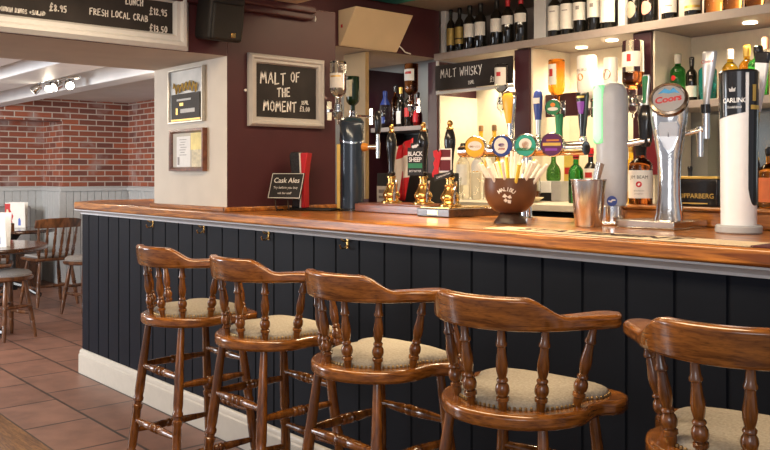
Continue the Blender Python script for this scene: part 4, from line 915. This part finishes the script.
for pts_ in ([(-.016, .098), (-.006, .110), (.004, .100), (-.004, .095)], [(.002, .098), (.014, .106), (.020, .094), (.010, .092)], [(-.012, .086), (-.002, .094), (.004, .084), (-.004, .078)], [(.004, .088), (.018, .086), (.016, .074), (.004, .076)]):
    b.add([f(*p) for p in pts_], [tuple(range(4))])
b.build('palm_mark', PAPER, bw, smooth=False)
rnd = random.Random(11)
SW = mat('white_straw', (.88, .86, .80), .45, noise=0); SY = mat('yellow_straw', (.85, .70, .10), .45, noise=0)
for i in range(34):
    a = 2*PI*i/34*2.39; rr_ = .075*math.sqrt((i+.5)/34); lean_ = .78*rr_/.075+rnd.uniform(-.05, .1)
    bx_, by_ = .35*rr_*math.cos(a), .35*rr_*math.sin(a)
    base = Vector((-2.06+bx_, .29+by_, H+.058+rnd.uniform(0, .02)))
    dirv = Vector((math.cos(a)*lean_, math.sin(a)*lean_, 1)).normalized(); L_ = rnd.uniform(.165, .195)
    yel = i % 5 == 2
    o = B().axis(base, base+dirv*L_, [(0, .0058), (1, .0058)], 8).build('drinking_straw', SY if yel else SW)
    tag(o, ('yellow' if yel else 'white')+' drinking straw standing in the brown coconut-shaped bowl', 'straw', 'yellow straws in the bowl' if yel else 'white straws in the bowl')
cu_ = thing('steel_cup', 'brushed steel cocktail cup on the worktop', 'cup', (-1.745, .33, H+.0005))
B().lathe([(0, 0), (.044, 0), (.046, .004), (.059, .157), (.061, .159), (.061, .162), (.0575, .161), (.0445, .008), (0, .006)], 40, cap=False).build('body', mat('brushed_steel_cup', (.62, .58, .54), .24, 1, noise=.05, nscale=90), cu_)
for i, (a, ln) in enumerate(((35, .26), (18, .30), (52, .20), (0, .24))):
    ar = math.radians(a); d_ = Vector((math.cos(ar)*ln, math.sin(ar)*ln*.7, 1)).normalized(); p0 = Vector((-1.745-.012*math.cos(ar)+.004*i, .33-.012*math.sin(ar), H+.012))
    o = B().axis(p0, p0+d_*.212, [(0, .0055), (1, .006)], 12).build('metal_straw', STEEL)
    tag(o, 'steel tube leaning out of the steel cocktail cup', 'straw', 'steel tubes in the cup')
tw = thing('bar_runner', 'cream bar towel with dark lettering along the worktop front edge', 'bar towel', (-1.43, .018, H+.0006))
B().box(-.46, .44, -.060, .066, 0, .004).build('cloth', mat('cream_towelling', (.66, .53, .36), .95, noise=.1, nscale=200, bump=.3), tw, .0015)
B().box(.43, .60, -.060, .066, 0, .0042).build('dark_end', mat('maroon_towelling', (.10, .03, .035), .95, noise=.2, nscale=200, bump=.3), tw, .0015)
lettering([('STATEMENT', .105, .0, 0, 1.0, 'CENTER', .004)], mat('dark_brown_print', (.06, .03, .025), .9, noise=0), tw, lambda u, v: (u-.06, v, .0047))

# ------------------------------------------------------------------ BOARDS, SPEAKER, PICTURES ON THE WALLS
def frame_x(name, label, X, y0, y1, z0, z1, fw, fd, m, cat, bevel=.004):
    t = thing(name, label, cat, (X, (y0+y1)/2, (z0+z1)/2)); a, c_ = (y1-y0)/2, (z1-z0)/2
    pr = [(0, 0), (fd*.55, 0), (fd, fw*.25), (fd, fw*.45), (fd*.7, fw*.6), (fd*.7, fw*.85), (fd*.35, fw), (0, fw)]
    b = B(); rings = []
    for sy, sz in ((-1, -1), (1, -1), (1, 1), (-1, 1)):
        rings.append([(x, sy*(a-w_), sz*(c_-w_)) for x, w_ in pr])
    b.loft(rings+[rings[0]], closed=False); b.build('frame', m, t)
    B().box(.001, .006, -a+fw*.9, a-fw*.9, -c_+fw*.9, c_-fw*.9).build('board', CHALK, t)
    return t
big = frame_x('menu_board', 'large white framed chalkboard menu high on the aubergine wall', -3.539, -1.75, -.244, 1.837, 2.118, .070, .040, MOULD, 'chalkboard')
f = lambda u, v: (.0075, u+1.0 - .003, v-1.9775)
chalk([('FRESH LOCAL CRAB', .0265, -.695, 1.950, .004), ('£13.50', .029, -.425, 1.909, .0045), ('£12.95', .029, -.425, 1.984, .0045), ('LUNCH', .026, -.535, 2.014, .0045),
       ('S ONION RINGS +SALAD', .0165, -1.07, 1.921, .004), ('£8.95', .028, -.862, 1.946, .0045)], big, f)
mm_ = frame_x('chalkboard', 'pale framed chalkboard reading MALT OF THE MOMENT', -3.539, .080, .532, 1.508, 1.860, .046, .030, mat('pale_mauve_grey_paint', (.50, .475, .455), .5, noise=.04), 'chalkboard')
f = lambda u, v: (.0075, u-.306, v-1.684)
chalk([('MALT', .056, .152, 1.718, .0065), ('OF', .048, .330, 1.736, .006), ('THE', .042, .250, 1.660, .006), ('MOMENT', .048, .170, 1.586, .0065), ('35ML', .018, .395, 1.628, .004), ('£3.00', .024, .385, 1.592, .004)], mm_, f)
tag(B().rod((-3.5395, .069, 1.679), (-3.532, .069, 1.679), .007, 12).build('screw_cap', PAPER), 'tiny white screw cap left of the MALT OF THE MOMENT board', 'screw cap')
for i, (y, z) in enumerate(((.45, 2.100), (.475, 2.068))):
    tag(B().tube([(-3.539, y, z+.012), (-3.525, y, z+.012), (-3.520, y, z), (-3.525, y, z-.012)], .003).build('cup_hook', PAPER), 'tiny white cup hook under the beige ceiling, %s one' % ('upper' if i == 0 else 'lower'), 'hook', 'white cup hooks')
sp_ = thing('speaker', 'black loudspeaker on the aubergine wall right of the menu board', 'speaker', (-3.475, -.125, 2.098))
Ms = Matrix.Rotation(math.radians(9), 4, 'Y')
def spk(x0, x1, hw0, hw1, z0, z1):
    b = B(); b.M = Ms; b.loft([[(x0, -hw0, z0), (x0, hw0, z0), (x0, hw0, z1), (x0, -hw0, z1)], [(x1, -hw1, z0-.0), (x1, hw1, z0), (x1, hw1, z1), (x1, -hw1, z1)]]); return b
spk(-.045, .12, .075, .092, -.205, .0).build('cabinet', BLACKM, sp_, .018, seg=4)
spk(.118, .132, .080, .076, -.198, -.036).build('grille', mat('black_grille', (.012, .011, .010), .5, noise=.4, nscale=300, bump=.4), sp_, .008)
b = B(); b.M = Ms; b.box(.132, .1345, .018, .042, -.185, -.165).build('brass_badge', BRASS, sp_, .003)
B().box(-.066, -.02, -.02, .02, -.14, -.08).build('wall_bracket', BLACKM, sp_, .003)

# pictures on the cream wall end
def pic_y(name, label, x0, x1, z0, z1, fw, fd, m, back):
    t = thing(name, label, 'picture', ((x0+x1)/2, -.031, (z0+z1)/2)); a, c_ = (x1-x0)/2, (z1-z0)/2
    pr = [(0, 0), (fd, 0), (fd, fw*.6), (fd*.6, fw), (0, fw)]; rings = [[(sx*(a-w_), -d_, sz*(c_-w_)) for d_, w_ in pr] for sx, sz in ((-1, -1), (1, -1), (1, 1), (-1, 1))]
    B().loft(rings+[rings[0]], closed=False).build('frame', m, t)
    B().box(-a+fw*.9, a-fw*.9, -fd*.45, -.001, -c_+fw*.9, c_-fw*.9).build('print', back, t)
    return t
p = pic_y('mirror_sign', 'framed gold and black mirror sign, upper of two on the cream wall end', -4.108, -3.745, 1.537, 1.812, .009, .020, mat('silver_frame', (.55, .53, .48), .3, .6, noise=.1), mat('silvered_panel', (.42, .41, .39), .4, .3, noise=.45, nscale=3))
B().box(-.150, .150, -.0150, -.0130, -.118, .010).build('dark_panel', mat('smoky_panel', (.045, .038, .032), .55, noise=.1, spec=.2), p)
B().box(-.155, .155, -.0150, -.0130, -.128, -.119).build('gold_line', GOLD, p)
b = B(); f = lambda u, v: (u, -.0156, v)
b = B(); b.tube([f(-.125+.25*k/40, .042+.020*math.sin(k*.95)+.010*math.sin(k*2.1)) for k in range(41)], .0042, 6)
b.build('gold_script', GOLD, p)
B().box(-.09, .06, -.0156, -.015, -.026, -.016).box(-.05, .10, -.0156, -.015, -.088, -.068).build('pale_print', mat('pale_print', (.5, .48, .44), .5), p); B().box(-.06, -.02, -.0156, -.015, -.052, -.036).box(-.10, -.08, -.0156, -.015, -.095, -.062).build('gold_blocks', GOLD, p)
p = pic_y('certificate', 'brown framed certificate, lower of two on the cream wall end', -4.086, -3.727, 1.290, 1.503, .020, .026, wood('mahogany_frame', (.10, .03, .014), (.22, .075, .035), (1, 1, 1), 10, .35, .3), mat('buff_mount', (.50, .45, .37), .6, noise=.04))
B().box(-.115, .030, -.0128, -.0115, -.085, .070).build('sheet', PAPER, p)
B().box(.035, .155, -.0128, -.0115, .0, .085).build('yellow_block', mat('pale_yellow', (.80, .66, .26), .6, noise=.15, nscale=20), p)
B().box(.045, .150, -.0128, -.0115, -.085, .0).build('emblem_ground', mat('straw_print', (.62, .54, .36), .6, noise=.25, nscale=40), p)
b = B()
for k_ in range(7): b.box(-.085+.012*(k_ % 2), -.01-.01*(k_ % 3), -.0134, -.0128, .052-.013*k_, .055-.013*k_)
b.box(-.105, -.085, -.0134, -.0128, -.075, -.035); b.build('text_lines', INK, p)

# leaning cream board on the wall over the side passage
w_ = B(); w_.add([(-4.088, 1.06, 2.052), (-4.088, 1.52, 2.052), (-4.088, 1.06, 2.268), (-4.088, 1.52, 2.268), (-3.915, 1.06, 2.268), (-3.915, 1.52, 2.268), (-4.07, 1.06, 2.052), (-4.07, 1.52, 2.052)],
      [(0, 6, 4, 2), (1, 3, 5, 7), (6, 7, 5, 4), (2, 4, 5, 3), (0, 2, 3, 1), (0, 1, 7, 6)])
kb = thing('wedge_box', 'cream wedge-shaped box leaning out from the aubergine wall', 'box', (0, 0, 0))
kb.location = (-4.088, 1.29, 2.052)
for i_, v_ in enumerate(w_.v): w_.v[i_] = (v_[0]+4.088, v_[1]-1.29, v_[2]-2.052)
w_.build('casing', mat('magnolia_panel', (.62, .47, .30), .55, noise=.04, nscale=6), kb, .003)
B().box(.03, .045, -.235, -.231, .105, .125).build('red_switch', RED, kb, .002)
B().tube([(.02, .235, .05), (.03, .26, .03), (.02, .30, .008), (.006, .36, .004)], .004).build('cable', PAPER, kb)

# ------------------------------------------------------------------ DINING AREA BEHIND THE BAR END
def make_low_stool():
    t = thing('low_stool', '', 'stool')
    B().lathe([(0, .455), (.175, .455), (.185, .465), (.185, .480), (.175, .488), (0, .488)], 28).build('seat', CHAIRW, t)
    B().lathe([(.170, .487), (.172, .505), (.155, .522), (.09, .532), (0, .534)], 28).build('cushion', FABG, t)
    F = [(.2*math.cos(a), .2*math.sin(a)) for a in (PI/4, 3*PI/4, 5*PI/4, 7*PI/4)]
    for x, y in F: B().axis((x*.6, y*.6, .46), (x, y, 0), leg_prof(), 10).build('leg', CHAIRW, t)
    for i in range(4):
        a, c_ = F[i], F[(i+1) % 4]
        for z, k_ in (((.19, .83), (.25, .78))[i % 2],): B().axis((a[0]*k_, a[1]*k_, z), (c_[0]*k_, c_[1]*k_, z), ST, 8).build('stretcher', CHAIRW, t)
    return t
ls = make_low_stool()
for i, (x, y, s) in enumerate(((-6.90, .0, 'at the left edge of the photo, by the near table'), (-7.66, .90, 'half hidden behind the bar counter end'))):
    o = ls if i == 0 else copy_tree(ls); o.location = (x, y, .004 if y < -.7 else 0); o.rotation_euler = (0, 0, .35)
    o['label'] = 'low stool with grey seat, '+s; o['group'] = 'low stools in the dining area'
def make_chair():
    t = thing('dining_chair', '', 'chair')       # faces +y
    B().prism([(-.20, -.19), (.20, -.19), (.215, .0), (.21, .17), (.17, .205), (-.17, .205), (-.21, .17), (-.215, 0)], .435, .462).build('seat', CHAIRW, t, .008)
    B().box(-.175, .175, -.15, .17, .4615, .485).build('cushion', FABG, t, .012, seg=3)
    F = [(-.20, -.20), (.20, -.20), (.20, .19), (-.20, .19)]; T = [(-.15, -.14), (.15, -.14), (.15, .14), (-.15, .14)]
    for (a, c_) in zip(T, F): B().axis((*a, .437), (*c_, 0), leg_prof(), 10).build('leg', CHAIRW, t)
    for i, j in ((0, 3), (1, 2)): B().axis((F[i][0]*.88, F[i][1]*.88, .17), (F[j][0]*.88, F[j][1]*.88, .17), ST, 8).build('stretcher', CHAIRW, t)
    B().axis((-.176, 0, .17), (.176, 0, .17), ST, 8).build('stretcher', CHAIRW, t)
    rings = []
    for k in range(15):
        q = k/14*2-1; x = .225*q; y = -.255+.055*q*q; hh = .095-.02*abs(q)**3
        rings.append([(x, y-.010, .755), (x, y+.012, .755), (x, y-.008, .755+hh), (x, y-.028, .755+hh)])
    B().loft(rings).build('crest_rail', CHAIRW, t, .005)
    for k in range(6):
        q = (k-2.5)/2.75; B().axis((.225*q*.92, -.250+.055*q*q, .760), (.18*q, -.165+.02*q*q, .458), SP, 8).build('spindle', CHAIRW, t)
    return t
ch = make_chair()
for i, (x, y, a, s) in enumerate(((-8.46, .86, 94, 'its lighter crest rail facing the bar counter end'), (-8.20, .22, 72, 'darker and further left behind the near table'))):
    o = ch if i == 0 else copy_tree(ch); o.location = (x, y, 0); o.rotation_euler = (0, 0, math.radians(a))
    o['label'] = 'spindle back dining chair with grey seat, '+s; o['group'] = 'spindle back chairs in the dining area'
def make_table(r, label, x, y):
    t = thing('pub_table', label, 'table', (x, y, 0), 0, 'round pub tables')
    B().lathe([(0, .672), (r-.01, .672), (r, .680), (r, .698), (r-.008, .708), (0, .708)], 48).build('tabletop', TABLEW, t)
    B().lathe([(.05, .08), (.045, .12), (.032, .16), (.030, .50), (.045, .60), (.10, .668), (0, .671)], 20).build('pedestal', BLACKM, t)
    for k in range(4):
        a = PI/4+k*PI/2; c_, s_ = math.cos(a), math.sin(a)
        B().tube([(.02*c_, .02*s_, .14), (.12*c_, .12*s_, .12), (.24*c_, .24*s_, .05), (.30*c_, .30*s_, .028)], [.03, .024, .020, .027]).build('foot', BLACKP, t)
    return t
make_table(.60, 'dark round pub table at the left edge, nearer of the two', -7.21, -.22)
make_table(.42, 'dark round pub table behind the spindle back chairs', -9.12, .72)
def menu_card(label, x, y, rz):
    t = thing('menu_card', label, 'menu card', (x, y, .7085), rz, 'menu cards on the tables')
    for s_, sx in ((1, 0), (-1, 0)):
        b = B(); b.M = Matrix.Rotation(math.radians(7*s_), 4, 'X') @ Matrix.Translation((0, .0, 0)); b.box(-.095, .095, -.0015-.034*s_, .0015-.034*s_, .006, .270); b.build('panel', PAPER, t)
    pr = Matrix.Rotation(math.radians(7), 4, 'X')
    b = B(); b.M = pr; b.add([(x_, -.0362, z_) for x_, z_ in [(-.10, .01), (-.02, .01), (-.035, .08), (-.02, .13), (-.05, .2), (-.045, .26), (-.10, .26)]], [tuple(range(7))]); b.build('red_picture', REDP, t, smooth=False)
    b = B(); b.M = pr; b.add([(x_, -.0366, z_) for x_, z_ in [(-.092, .02), (-.06, .02), (-.055, .12), (-.07, .2), (-.085, .2), (-.095, .12)]], [tuple(range(6))]); b.build('pale_bottle_picture', CREAMP, t, smooth=False)
    b = B(); b.M = pr; b.add([(x_, -.0366, z_) for x_, z_ in [(.025, .03), (.05, .03), (.052, .08), (.042, .11), (.028, .10)]], [tuple(range(5))]); b.build('blue_bottle_picture', mat('blue_print', (.10, .16, .55), .5), t, smooth=False)
    return t
menu_card('white menu card with red and blue pictures on the near table', -6.915, -.085, math.radians(52))
menu_card('white menu card with red picture on the far table', -9.24, .80, math.radians(58))
bn = thing('bench', 'grey upholstered bench in the brick recess', 'bench', (-10.02, .25, 0))
B().box(-.28, .20, -1.6, 1.0, .0, .38).build('base', TABLEW, bn, .006); B().box(-.28, .22, -1.6, 1.0, .38, .47).build('seat', FABG, bn, .03, seg=4); B().box(-.28, -.12, -1.6, 1.0, .46, .90).build('backrest', FABG, bn, .03, seg=4)
# spotlights on the dining room ceiling
sl_ = thing('spotlight_bar', 'chrome ceiling spotlight bar with lit heads over the dining area', 'ceiling light', (-7.05, .44, 2.1195))
B().axis((-.30, -.06, -.075), (.32, .06, -.075), [(0, .012), (1, .012)], 12).rod((0, 0, -.075), (0, 0, -.01), .012).build('rail', CHROME, sl_); B().lathe([(.05, -.016), (.05, 0)], 20).build('ceiling_rose', CHROME, sl_)
LIT = mat('lit_lamp', (1, .95, .85), .4, emit=(1, .88, .66), es=14, noise=0)
for i, (q, dx, dy) in enumerate(((0.0, -.3, -.35), (.30, .40, -.25), (.52, .1, -.6), (.74, .75, -.1))):
    p0 = Vector((-.30+.62*q, -.06+.12*q, -.075)); p1 = p0+Vector((0, 0, -.04)); dv = Vector((dx, dy, -.35)).normalized()
    hd = B().rod(p0, p1, .006, 8).axis(p1-dv*.03, p1+dv*.05, [(0, .012), (.2, .030), (1, .040)], 14).build('lamp_head', CHROME, sl_)
    B().axis(p1+dv*.0495, p1+dv*.054, [(0, .034), (1, .028)], 14).build('bulb', LIT, hd)
    if i in (1, 2): spot('room_spot', tuple(Vector((-7.05, .44, 2.1195))+p1+dv*.07), tuple(Vector((-7.05, .44, 2.1195))+p1+dv*2), 10, (1, .88, .68), 110)
# poster on the brick
pp = thing('poster', 'colourful unframed poster on the brick wall beside the cream wall end', 'poster', (-8.55, 2.245, 1.52))
B().box(-.35, .35, -.012, 0, -.30, .22).build('sheet', mat('green_grey_print', (.30, .38, .30), .6, noise=.6, nscale=7), pp); B().box(-.34, .34, -.0135, -.012, .10, .21).build('pink_band', mat('mauve_print', (.42, .20, .36), .6, noise=.4, nscale=9), pp)
tag(B().box(-8.85, -8.25, 2.215, 2.245, 1.83, 1.93).build('blue_sign', mat('blue_sign_paint', (.10, .16, .45), .5, noise=.1)), 'small blue sign on the brick wall above the poster', 'sign')
